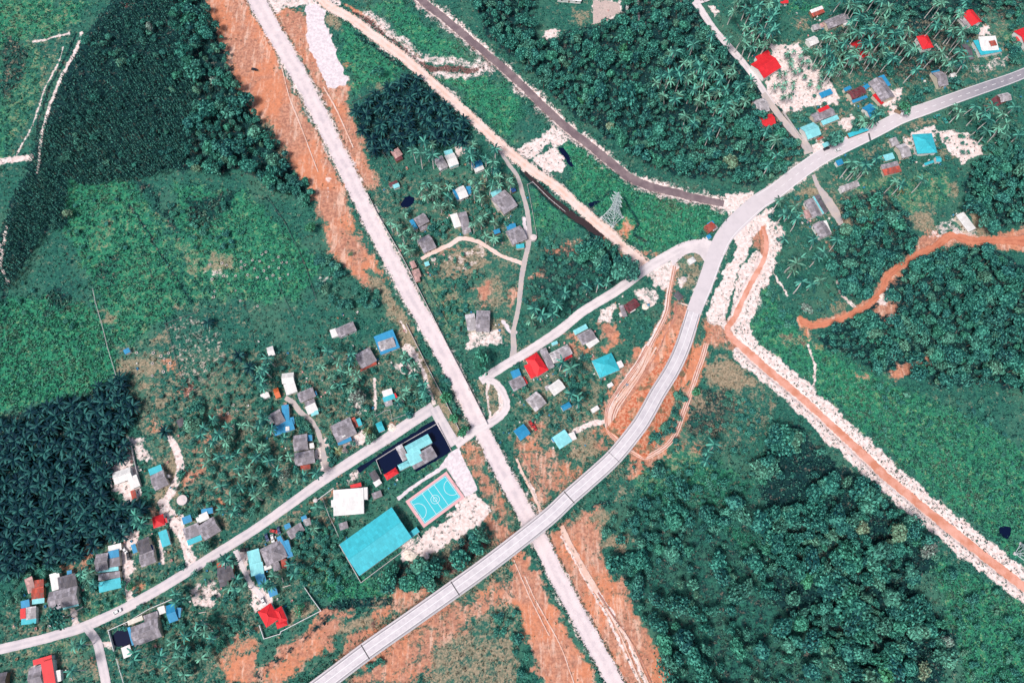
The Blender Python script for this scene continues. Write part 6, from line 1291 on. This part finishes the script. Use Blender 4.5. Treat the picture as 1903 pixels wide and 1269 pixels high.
for i, (r_, x, y, tr_, lab, grp) in enumerate(GTL):
    if cnt[tr_] < 292: cnt[tr_] += 1; tree('garden_tree' if tr_ else 'bush', lab, grp, x, y, r_, i, None, .8 if tr_ else .6, 'tree' if tr_ else 'bush')
    else: EXTRA.append((r_, x, y))
# ---- forests
FP = dict(north=(13.5, .55, .06, 'leafy tree in the dense north forest above the dark canal'), east=(14, .58, .07, 'leafy tree in the dense right-hand forest below the orange track'), eastmid=(14, .58, .05, 'leafy tree in the small wood beside the white panel house lane'), eastup=(14.5, .58, .05, 'leafy tree in the wood right of bare pink plot'),
  south=(16, .6, .14, 'leafy tree in the dense core of lower wood left of the red canal'), southloose=(17, .56, .66, 'leafy tree in the loose half of lower wood beside orange slope'), west=(16, .58, .08, 'leafy tree in the woodland belt left of orange bare strip'), island=(17, .66, 0, 'dark leafy tree in the clump between ditch and middle road'), hollow=(15, .6, .15, 'bushy tree in the hollow between teal warehouse and overpass'))
ALL = []
for k, (d, rf, drop, lab) in FP.items():
    X, Y = hexfill(FOREST[k], d, .34, drop)
    for x, y in zip(X, Y):
        if k == 'south' and N_[60][int(min(max(y + MG, 0), RH - 1)), int(min(max(x + MG, 0), RW - 1))] < -.12 and random.random() < .82: continue
        z = random.random(); rr = d * rf * .37 * (.58 + 1.15 * z ** 2.0); ALL.append((rr, x, y, k, lab))
ALL.sort(key=lambda a: -a[0]); vis = [a for a in ALL if -5 < a[1] < 1908 and -5 < a[2] < 1274]; top = vis[:295]; tops = set(id(a) for a in top)
for i, (rr, x, y, k, lab) in enumerate(top): tree('broadleaf_tree', lab, 'trees of the ' + dict(north='north forest', east='right-hand forest', eastmid='small lane wood', eastup='wood by the pink plot', south='lower wood core', southloose='loose lower wood', west='woodland belt', island='ditch clump', hollow='warehouse hollow')[k], x, y, rr * 1.06, i)
Vs, Fs, Ts, Ms = [], [], [], []; off = 0; tm = trunk_arrays(7.2, .26, 1, 4); TV = np.array(tm.v)[:16]; 
for i, a in enumerate(ALL + EXTRA):
    if id(a) in tops: continue
    rr, x, y = a[:3]; s = rr / 4; V0, F0, _ = CROWN[i % NV]; sel = rng.choice(len(F0), min(300, len(F0)), replace=False)
    hs_ = 1 if len(a) > 3 else .6; V1 = V0.reshape(-1, 4, 3)[sel].reshape(-1, 3) * np.array([s, s, s * hs_ * (1.0 + .35 * random.random())]); an = random.random() * 6.28; c_, s_ = math.cos(an), math.sin(an); X, Y = P(x, y, 7.5 * s * hs_)
    V1 = np.stack([V1[:, 0] * c_ - V1[:, 1] * s_ + X, V1[:, 0] * s_ + V1[:, 1] * c_ + Y, V1[:, 2]], 1); V2 = TV * np.array([s, s, s * hs_]) + np.array([float(X), float(Y), 0])
    Vs += [V1, V2]; n1 = len(V1); Fs += [np.arange(n1).reshape(-1, 4) + off, np.arange(16).reshape(4, 4) + off + n1]; off += n1 + 16; Ts.append(np.full(n1 + 16, random.random())); Ms.append(np.r_[np.zeros(n1 // 4), np.ones(4)])
wm = npmesh('woodland', np.concatenate(Vs), np.concatenate(Fs), [M_LEAFS, M_BARK], np.concatenate(Ms)); attr(wm, 'tint', np.concatenate(Ts)); attr(wm, 'dry', np.zeros(off)); tag(link('woodland', wm), 'remaining smaller tree crowns filling the forest patches and yards', 'woodland', None, 'stuff')
# ---- the young plantation, upper left: thousands of thin saplings
X, Y = hexfill(SAPL, 5.6, .42, .08); k_ = rng.random(len(X)) < np.clip(1.25 + 2.2 * smp(N_[60] + N_[22] * .7, X, Y), .35, 1); X, Y = X[k_], Y[k_]; Vs, Ts = [], []
for x, y in zip(X, Y):
    hh = random.uniform(5.5, 9.5); r = random.uniform(.55, .95); n = 22; z = rng.random(n) ** .8; a = rng.random(n) * 6.28; rad = r * (1.05 - z) * (.5 + .5 * rng.random(n)); X0, Y0 = P(x, y, hh * .7)
    C = np.stack([X0 + np.cos(a) * rad, Y0 + np.sin(a) * rad, .8 + z * (hh - .8)], 1); Nn = np.stack([np.cos(a), np.sin(a), np.full(n, .7)], 1) + .4 * rng.standard_normal((n, 3)); V, _ = cards(C, Nn, .52, rng); Vs.append(V); Ts.append(np.full(4 * n, np.clip(.45 + 1.1 * float(smp(N_[60], x, y)) + .8 * float(smp(N_[9], x, y)) + .22 * random.gauss(0, 1), 0, 1)))
V = np.concatenate(Vs); sm = npmesh('sapling_plantation', V, np.arange(len(V)).reshape(-1, 4), [M_SAPL]); attr(sm, 'tint', np.concatenate(Ts)); attr(sm, 'dry', np.zeros(len(V))); tag(link('sapling_plantation', sm), 'dark dense plantation of thin young trees, upper left', 'plantation', None, 'stuff')
# ---- palms
def frond_crown(seed, L, nf, droop, wid, segs=6, up=.95):
    """fronds as continuous V-shaped strips with a ragged leaflet edge"""
    g = np.random.default_rng(seed); V, Fc = [], []
    for k in range(nf):
        az = k * 2.39996 + g.random() * .35; el = up - 1.35 * (k / nf) + .14 * g.standard_normal(); l = L * (.78 + .28 * g.random()); p = np.zeros(3); hd = np.array([math.cos(az), math.sin(az), 0]); sd_ = np.array([-math.sin(az), math.cos(az), 0]); e = el; i0 = len(V)
        for s in range(segs + 1):
            f0 = s / segs; w_ = wid * (.25 + .9 * math.sin(min(math.pi, (f0 * .9 + .05) * math.pi))) * (1.12 if s % 2 else .8); dn = np.array([0, 0, w_ * .55]) + hd * -.12
            V += [p + sd_ * w_ - dn, p.copy(), p - sd_ * w_ - dn]
            if s < segs: j = i0 + 3 * s; Fc += [(j, j + 1, j + 4, j + 3), (j + 1, j + 2, j + 5, j + 4)]
            p = p + (hd * math.cos(e) + np.array([0, 0, math.sin(e)])) * l / segs; e -= droop / segs * (1 + .5 * f0)
    return np.array(V), np.array(Fc)
def palm_trunk(h, bend, r0, r1, mat, seed=0):
    m = MB(); n = 7; pts = [Vector((bend * (k / n) ** 2, 0, -.4 + (h + .4) * k / n)) for k in range(n + 1)]
    for k in range(n): m.tube(pts[k], pts[k + 1], r0 + (r1 - r0) * k / n, 7, r0 + (r1 - r0) * (k + 1) / n, cap=False)
    return m.mesh('trunk', [mat]), pts[-1]
COCO = []
for k in range(8):
    h = (12, 15, 17.5, 10.5, 16, 13.5, 18, 11.5)[k]; tm_, tip = palm_trunk(h, (.4, 1.4, 2.2, .8, 1.0, 2.6, .6, 1.6)[k], .40, .28, M_PTRUNK); V, Fc = frond_crown(300 + k, 5.5 + .3 * (k % 3), 13 + k % 4, 1.5, .5); COCO.append((npmesh('fronds', V, Fc, [M_COCO]), tm_, tip, h))
OILP = []
for k in range(6): V, Fc = frond_crown(400 + k, 6.0 + .3 * (k % 3), 18 + k % 4, 1.3, .55, 6, 1.1); tm_, tip = palm_trunk(5.2, 0, .5, .42, M_OTRUNK); OILP.append((npmesh('fronds', V, Fc, [M_OIL]), tm_, tip, 5.2))
def palm(name, kind, px, py, label, grp, k, sc=1.0, fm=None):
    fr, tm_, tip, h = kind[k % len(kind)]; X, Y = P(px, py, h * sc); rz = random.random() * 6.28; X = float(X) - (tip.x * math.cos(rz)) * sc; Y = float(Y) - tip.x * math.sin(rz) * sc
    o = thing(name, label, 'palm tree', (X, Y, 0), rz, grp); o.scale = (sc,) * 3
    if fm:
        if ('y', k % len(kind)) not in SPECIAL: m2 = fr.copy(); m2.materials[0] = fm; SPECIAL[('y', k % len(kind))] = m2
        fr = SPECIAL[('y', k % len(kind))]
    link('trunk', tm_, o); c = link('crown', fr, o, tip); c.rotation_euler = (random.uniform(-.1, .1), random.uniform(-.1, .1), random.random() * 6.28)
LO, LS = 'dark oil palm packed in the small grove between white road and village', 'dark oil palm packed in the large grove at left edge'
i = 0
for pts, lab, grp, n in ((OIL1, LO, 'oil palms of the small grove', 999), (OIL2, LS, 'oil palms of the large left grove', 999)):
    X, Y = hexfill(pts, 20, .33, .05)
    for x, y in zip(X, Y): palm('oil_palm', OILP, x, y, lab, grp, i, random.uniform(.82, 1.1)); i += 1
for t, x, y in (('c1', 1215, 640), ('b1', 1530, 1110), ('c1', 1760, 80), ('c1', 1840, 170), ('c1', 1900, 250), ('c1', 730, 310), ('c1', 840, 320)): palm('oil_palm', OILP, *q(t, x, y), 'dark oil palm standing apart in the left village yards', 'oil palms in left yards', i, .9); i += 1
CP = [('a3', '1020 470 1200 200 1500 230 1740 430 1760 700 1640 800 1440 1040 1220 860 1020 640', 56, 'tall coconut palm in the north forest edge left of red sandy house', 'coconut palms at north forest edge', 8),
 ('a3', '1570 -20 1903 -40 1903 330 1700 360 1620 220', 26, 'tall coconut palm on the green by the top lane', 'coconut palms by the top lane', 9), ('a4', '0 -20 90 0 130 260 60 300 0 300', 8, 'tall coconut palm left of palm-grove houses at top', 'coconut palms left of palm-grove houses', 8),
 ('a4', '560 0 720 -30 940 -30 1000 180 1180 220 1250 420 1120 560 900 420 760 540 600 520 460 560 330 420 440 260 620 230', 66, 'coconut palm in the upper right palm grove', 'coconut palms of the upper right grove', 8), ('a4', '1200 -20 1500 -20 1460 90 1460 260 1500 430 1400 560 1280 420 1240 260', 20, 'coconut palm around red house with terrace, top right', 'coconut palms around the terrace house', 8),
 ('a4', '120 330 280 330 330 440 440 560 430 640 240 640 140 760 40 640 60 520 180 460', 26, 'low coconut palm on the bare sandy clearing', 'coconut palms on the sandy clearing', 9), ('a4', '1380 720 1640 700 1860 800 1903 1000 1640 1000 1520 900 1380 880', 14, 'coconut palm south of main road at far right', 'coconut palms at far right', 11), ('a4', '0 950 120 1000 160 1200 0 1280', 6, 'coconut palm by lane mouth at main road', 'coconut palms at lane mouth', 10), ('a4', '640 840 840 800 860 900 680 930', 5, 'coconut palm between blue tarpaulin and main road', 'coconut palms by blue tarpaulin', 9), ('a4', '600 1190 800 1180 860 1100 800 1269 620 1269', 6, 'coconut palm on slope left of grey L-shaped house', 'coconut palms by L-shaped house', 10),
 ('a2', '1080 1080 1300 1000 1300 1140 1200 1200 1080 1180', 6, 'coconut palm at lower edge of the small oil palm grove', 'coconut palms below the oil grove', 10), ('a2', '1500 1060 1760 1080 1780 1250 1700 1260 1490 1140', 9, 'coconut palm above bent lane by blue roofed shed', 'coconut palms at the lane bend', 9),
 ('b2', '1080 80 1420 60 1440 230 1280 270 1180 160', 12, 'coconut palm between dark oval pond and blue flanked house', 'coconut palms by the oval pond', 9), ('b2', '1560 0 1860 0 1860 90 1720 110 1660 300 1600 240', 10, 'coconut palm above grey house with cyan porch', 'coconut palms above the cyan porch house', 9), ('b2', '1600 300 1760 330 1760 520 1640 500 1560 420', 6, 'coconut palm beside tan path near lane bend', 'coconut palms by the tan path', 10), ('b2', '950 320 1150 300 1190 620 1060 560', 8, 'coconut palm inside the long pale track wall', 'coconut palms inside the track wall', 10),
 ('b3', '60 1040 300 880 480 830 560 800 740 720 700 820 440 960 130 1130', 9, 'coconut palm in scrub above middle road', 'coconut palms above middle road', 12), ('b4', '0 200 240 220 230 340 60 360', 6, 'coconut palm left of striped grey terrace', 'coconut palms left of the terrace', 10), ('b4', '120 480 440 420 560 500 420 640 420 880 200 900 100 700', 11, 'coconut palm on the tan slope between sand and lane wood', 'coconut palms on the tan slope', 11), ('b4', '940 60 1160 40 1140 110 980 150', 3, 'coconut palm on the right lawn below L-shaped house', 'coconut palms on right lawn', 10),
 ('c2', '440 20 700 40 780 280 560 420 430 300', 13, 'coconut palm in middle yards near red-edged grey house', 'coconut palms in middle yards', 10), ('c2', '900 60 1160 80 1180 260 1040 150', 4, 'coconut palm below the blue striped house', 'coconut palms below blue striped house', 10), ('c2', '1040 320 1240 280 1240 420 1020 460', 7, 'dark coconut palm in yard above retention pond', 'coconut palms above the pond', 9), ('c2', '-20 100 130 60 130 320 20 330', 7, 'coconut palm left of the white twin-roof house', 'coconut palms left of twin roof', 9), ('c2', '0 440 60 560 240 660 240 860 40 1120 0 1100', 14, 'coconut palm left of long two-part grey house', 'coconut palms left of two-part house', 9), ('c2', '230 960 420 900 440 960 240 1020', 3, 'coconut palm near lane mouth below two-part house', 'coconut palms at lane mouth below', 9),
 ('c1', '1400 560 1903 500 1903 1180 1640 1269 1560 1100 1480 740', 30, 'coconut palm among left yards above village road', 'coconut palms in left yards', 11), ('d1', '960 0 1090 20 1080 120 960 130', 4, 'coconut palm between oil grove and small red roof', 'coconut palms by small red roof', 9), ('d1', '590 420 700 440 700 560 600 540', 4, 'coconut palm between charcoal house and banded house', 'coconut palms by charcoal house', 9), ('d1', '1240 560 1400 640 1360 760 1280 660', 4, 'coconut palm behind blue folded roof shed', 'coconut palms by blue folded roof', 9), ('d1', '1000 960 1340 860 1600 800 1560 1120 1300 1260 940 1120', 15, 'coconut palm on grass right of the dark-poolhouse', 'coconut palms on lower left grass', 12), ('d1', '1640 330 1820 380 1820 620 1700 620', 6, 'coconut palm beside charcoal house with red corner', 'coconut palms by charcoal red corner', 9),
 ('d2', '340 110 420 110 420 160 350 160', 1, 'bushy coconut palm at end of the narrow grey house', None, 5), ('d2', '200 380 300 380 320 460 230 480', 2, 'coconut palm right of sprawling grey house', 'coconut palms by sprawling house', 12), ('d2', '20 480 140 470 140 560 40 560', 3, 'coconut palm above blue square roof', 'coconut palms above blue square', 10), ('d1', '460 980 600 960 600 1060 480 1060', 2, 'coconut palm on corner lawn by side road', 'coconut palms on corner lawn', 12), ('d1', '480 1110 560 1110 560 1180 490 1180', 1, 'lone coconut palm right of red L-shaped roof house', None, 5),
 ('c3', '330 100 420 140 400 230 330 220', 2, 'coconut palm behind red roofed house on middle road', 'coconut palms behind red house', 12), ('c3', '380 360 500 380 480 450 400 440', 3, 'coconut palm beside small blue lawn shed', 'coconut palms by blue lawn shed', 9), ('c3', '1380 720 1540 700 1480 860 1360 860', 3, 'coconut palm in scrub right of track loop', 'coconut palms in the scrub', 12), ('c2', '400 1170 470 1160 470 1220 420 1230', 1, 'lone coconut palm beside teal tank and white hall', None, 5)]
i = 0
CL_ = []
for t, s, n, lab, grp, md in CP:
    for x, y in rand_in(pl(t, s), n, .5, md): CL_.append((random.uniform(.84, 1.1) * (.6 if 'low coco' in lab else .82 if t in ('c1', 'c2', 'd1', 'd2', 'b2') else 1), x, y, lab, grp))
CL_.sort(key=lambda a: -a[0] * (1 + a[2] / 2500)); Vs, Fs, Ms = [], [], []; off = 0
for sc, x, y, lab, grp in CL_[:292]: palm('coconut_palm', COCO, x, y, lab, grp, i, sc); i += 1
for sc, x, y, lab, grp in CL_[292:]:
    fr, tm_, tip, h = COCO[i % 8]; i += 1; X, Y = P(x, y, h * sc); X, Y = float(X), float(Y); an = random.random() * 6.28
    for me, dz, mi in ((fr, tip, 0), (tm_, Vector((0, 0, 0)), 1)):
        co = np.zeros(len(me.vertices) * 3, np.float32); me.vertices.foreach_get('co', co); co = (co.reshape(-1, 3) + np.array(dz) - np.array([tip.x, 0, 0])) * sc; fi = np.zeros(len(me.loops), np.int32); me.loops.foreach_get('vertex_index', fi)
        Vs.append(np.stack([co[:, 0] * math.cos(an) - co[:, 1] * math.sin(an) + X, co[:, 0] * math.sin(an) + co[:, 1] * math.cos(an) + Y, co[:, 2]], 1)); Fs.append(fi.reshape(-1, 4) + off); Ms.append(np.full(len(fi) // 4, mi)); off += len(co)
if Vs: tag(link('palm_grove', npmesh('palm_grove', np.concatenate(Vs), np.concatenate(Fs), [M_COCO, M_PTRUNK], np.concatenate(Ms))), 'remaining smaller coconut palms spread through the upper groves', 'palm grove', None, 'stuff')
for t, x, y, lab in (('c2', 592, 780, 'yellow fronded palm beside big weathered grey house'), ('d1', 1360, 925, 'bright yellow palm on lower left grass'), ('b2', 1650, 90, 'yellowing palm above cyan porch house'), ('c2', 800, 640, 'yellow green palm by teal kiosk'), ('a4', 905, 365, 'yellow fronded palm in middle of upper right grove'), ('b4', 1005, 130, 'yellow brown palm on the right lawn')): palm('yellow_palm', COCO, *q(t, x, y), lab, None, 3, .72, M_COCOY)
# ---- special single trees
SP = [('d4', 985, 160, 6.2, M_PALE, 'tall pale yellow-green tree in lower wood near red canal'), ('d4', 905, 255, 4.2, M_PALE, 'pale cream-yellow tree left of taller pale one by red canal'), ('d4', 1215, 285, 5.2, M_GREY, 'bare grey-white branched tree at the wood edge by red canal'), ('d4', 720, 122, 4, M_PALE, 'pale yellow spreading tree top of lower wood'), ('d4', 1050, 685, 3.8, M_PALE, 'yellowish crown beside grey leafless tree in lower wood'), ('d4', 1112, 738, 4.2, M_GREY, 'grey leafless tree beside yellowish crown in lower wood'), ('d4', 1345, 965, 4.2, M_GREY, 'grey twiggy tree at the right rim of lower wood'), ('d4', 1175, 1180, 4, M_PALE, 'pale yellow tree low in the lower wood'), ('d4', 310, 520, 4.6, M_BRIGHT, 'bright green crown in left part of lower wood'), ('d4', 905, 1200, 5.4, M_BRIGHT, 'large bright green crown near bottom of lower wood'),
 ('a3', 690, 925, 3.8, M_PALE, 'pale yellow crown in north forest near canal bend'), ('a3', 470, 745, 3, M_BRIGHT, 'small bright green crown in north forest'), ('a3', 785, 355, 3.6, M_BRIGHT, 'bright yellow-green crown at top of north forest'), ('a3', 1580, 1180, 5, M_PALE, 'pale yellow-green crown at right end of north forest'), ('a3', 880, 975, 2.6, M_BRIGHT, 'little bright crown left of a big oval crown, north forest'), ('a3', 820, 680, 8.5, None, 'huge rounded green crown in the middle of north forest'), ('a3', 1050, 940, 6, None, 'tall pointed green crown standing over north forest'), ('a1', 1440, 1235, 3, M_PALE, 'pale yellow crown at lower end of the left woodland belt'), ('a1', 1095, 190, 3.4, M_GREY, 'pale grey crown rising from the young plantation'), ('a1', 1580, 590, 4, M_GREY, 'white twiggy tree at the belt edge by orange strip'),
 ('b1', 490, 300, 3.6, M_PALE, 'pale flowering tree at corner of dark plantation and green field'), ('b4', 305, 1000, 4.2, M_GREY, 'white leafless tree left of the lane wood clearing'), ('c2', 190, 960, 4, M_GREY, 'grey flowering tree at lane bottom left of village road'), ('c2', 720, 385, 5, M_GREY, 'pale grey scrubby tree in middle yards'), ('b2', 380, 400, 4, M_BRIGHT, 'bright yellow-green tree on verge left of orange soil'), ('b2', 680, 600, 1.8, M_BRIGHT, 'little bright green bush alone on orange verge'), ('a4', 525, 1010, 6.8, None, 'big dark round tree beside main road and green stall'), ('a4', 1035, 790, 4.4, M_BRIGHT, 'bright green tree at the lorry yard'), ('a4', 1540, 220, 4.6, None, 'dark round tree in front of terrace house'), ('c3', 1325, 345, 3, M_BRIGHT, 'round green bush alone beside the track loop'), ('c3', 1170, 710, 2.4, None, 'round teal bush on bottom of track loop'), ('b3', 1370, 1200, 2.8, None, 'dark round bush between road and red canal'), ('a2', 880, 520, 4.4, None, 'dark shaggy tree alone on triangular green field'), ('c2', 820, 690, 3.6, None, 'round green tree beside teal kiosk'), ('d1', 955, 555, 2.6, M_BRIGHT, 'small bright tree at orange verge of village road'), ('d1', 410, 790, 6.4, None, 'dark round tree in front of charcoal grey house'), ('d1', 1500, 260, 4, None, 'dark bush in front of blue winged grey house'), ('d2', 300, 730, 3, M_BRIGHT, 'lone green tree on red villa lawn'), ('c1', 1410, 590, 6, M_LEAF, 'green tree beside dark slate shed'), ('c2', 1380, 390, 4, M_BRIGHT, 'green tree on wall of lower dirt road'), ('c2', 1440, 540, 3.4, M_BRIGHT, 'light green tree by wall near the crossroads'), ('c2', 1505, 640, 4, M_BRIGHT, 'bright tree at lower end of wall by crossroads'), ('c2', 1640, 130, 7, M_LEAF, 'broad bushy tree between dirt road and middle road end'), ('c3', 1040, 930, 4.4, M_LEAF, 'round tree right of the overpass soil patch')]
for i, (t, x, y, r, mt, lab) in enumerate(SP): tree('solitary_tree', lab, None, *q(t, x, y), r, i, mt)
# ---- planting rings in the left fields
for t, s, n in (('b1', '1500 640 1903 600 1903 1000 1560 960', 20), ('b2', '0 560 220 600 260 760 0 860', 14), ('c1', '860 60 1280 60 1320 260 1000 290', 9), ('c1', '1640 320 1880 480 1860 760 1600 560', 6)):
    for x, y in rand_in(pl(t, s), n, .3, 8):
        X, Y = P(x, y, 0); o = thing('planting_ring', 'pale mulch ring round a young plant in the left fields', 'planter', (float(X), float(Y), 0), 0, 'planting rings in left fields'); s_ = random.uniform(.7, 1.05); o.scale = (s_,) * 3; link('ring', ME_RING, o); link('plant', CROWN[i % NV][2], o, (0, 0, -.7), 0, .13); i += 1
# ---- meadow plants, weeds and undergrowth: nobody could count them
n = 150000; X = rng.uniform(-90, 1993, n); Y = rng.uniform(-90, 1359, n); lu, dk, dr, orr, sa, bl = (smp(R, X, Y) for R in (LU, DK, DR, OR, SA, BLK)); wt = smp(np.maximum(WAT, np.maximum(GV, FLAT)), X, Y)
keep = (bl < .2) & (wt < .3); pr = .5 + .5 * lu; pr = np.where(dk > .5, .55, pr); pr = np.where(dr > .25, .34 - .2 * dr, pr); pr = np.where(orr > .12, .30 - .27 * np.minimum(1, orr * 1.1), pr); pr = np.where(sa > .25, .2, pr); keep &= rng.random(n) < pr
X, Y = X[keep], Y[keep]; ex = []
for l, lo_, hi_, m_ in ((TRACK, 14.5, 20, 3200), (RCANAL, 10, 34, 800), (DCANAL, 8, 24, 1500), (OVER, 17, 26, 900), (DIAG, 8, 14, 1400)):
    c = catmull(l, 2); d_ = np.gradient(c, axis=0); d_ /= np.linalg.norm(d_, axis=1)[:, None]; ii = rng.integers(0, len(c), m_); of = (lo_ + (hi_ - lo_) * rng.random(m_) ** 1.6) * rng.choice((-1, 1), m_); ex.append(c[ii] + np.stack([-d_[ii, 1], d_[ii, 0]], 1) * of[:, None])
ex = np.concatenate(ex); ex = ex[(smp(WAT, ex[:, 0], ex[:, 1]) < .4) & ((smp(BLK, ex[:, 0], ex[:, 1]) < .9) | (rng.random(len(ex)) < .0))]; X, Y = np.r_[X, ex[:, 0]], np.r_[Y, ex[:, 1]]
lu, dk, dr, orr, sa = (smp(R, X, Y) for R in (LU, DK, DR, OR, SA)); n = len(X); wx, wy = P(X, Y, .3); big = smp(N_[22] + .5, X, Y)
tint = np.clip(.36 + .42 * lu - .38 * dk + .22 * (big - .5) + .16 * rng.standard_normal(n), 0, 1); tint = np.where(sa > .4, .04 + .3 * (rng.random(n) < .2), tint); dryv = np.clip(np.where(dr > .25, dr * (.2 + rng.random(n)) * 1.2, .35 * np.maximum(0, smp(N_[9] + N_[60], X, Y))) + np.where(orr > .2, .75 * rng.random(n), 0), 0, 1); size = (.36 + .34 * rng.random(n)) * (1 + .35 * lu + .5 * (dk > .5)); size = np.where((sa > .4) | (orr > .45), size * .72, size)
kq = 5; R3 = rng.standard_normal((n, kq, 3)); C = np.stack([wx, wy, np.zeros(n)], 1)[:, None] + R3 * size[:, None, None] * np.array([.9, .9, .3]) + np.array([0, 0, .32]) * size[:, None, None]; C[..., 2] = np.maximum(C[..., 2], .02); Nn = R3 * np.array([.8, .8, .3]) + np.array([0, 0, .8]); sz = np.repeat(size, kq) * .85
V, Fc = cards(C.reshape(-1, 3), Nn.reshape(-1, 3), sz, rng, .55); gm2 = npmesh('meadow_plants', V, Fc, [M_GRASS]); attr(gm2, 'tint', np.repeat(tint, 4 * kq)); attr(gm2, 'dry', np.repeat(dryv, 4 * kq)); tag(link('meadow_plants', gm2), 'rough grass, weeds and undergrowth covering the open ground', 'grass', None, 'stuff')
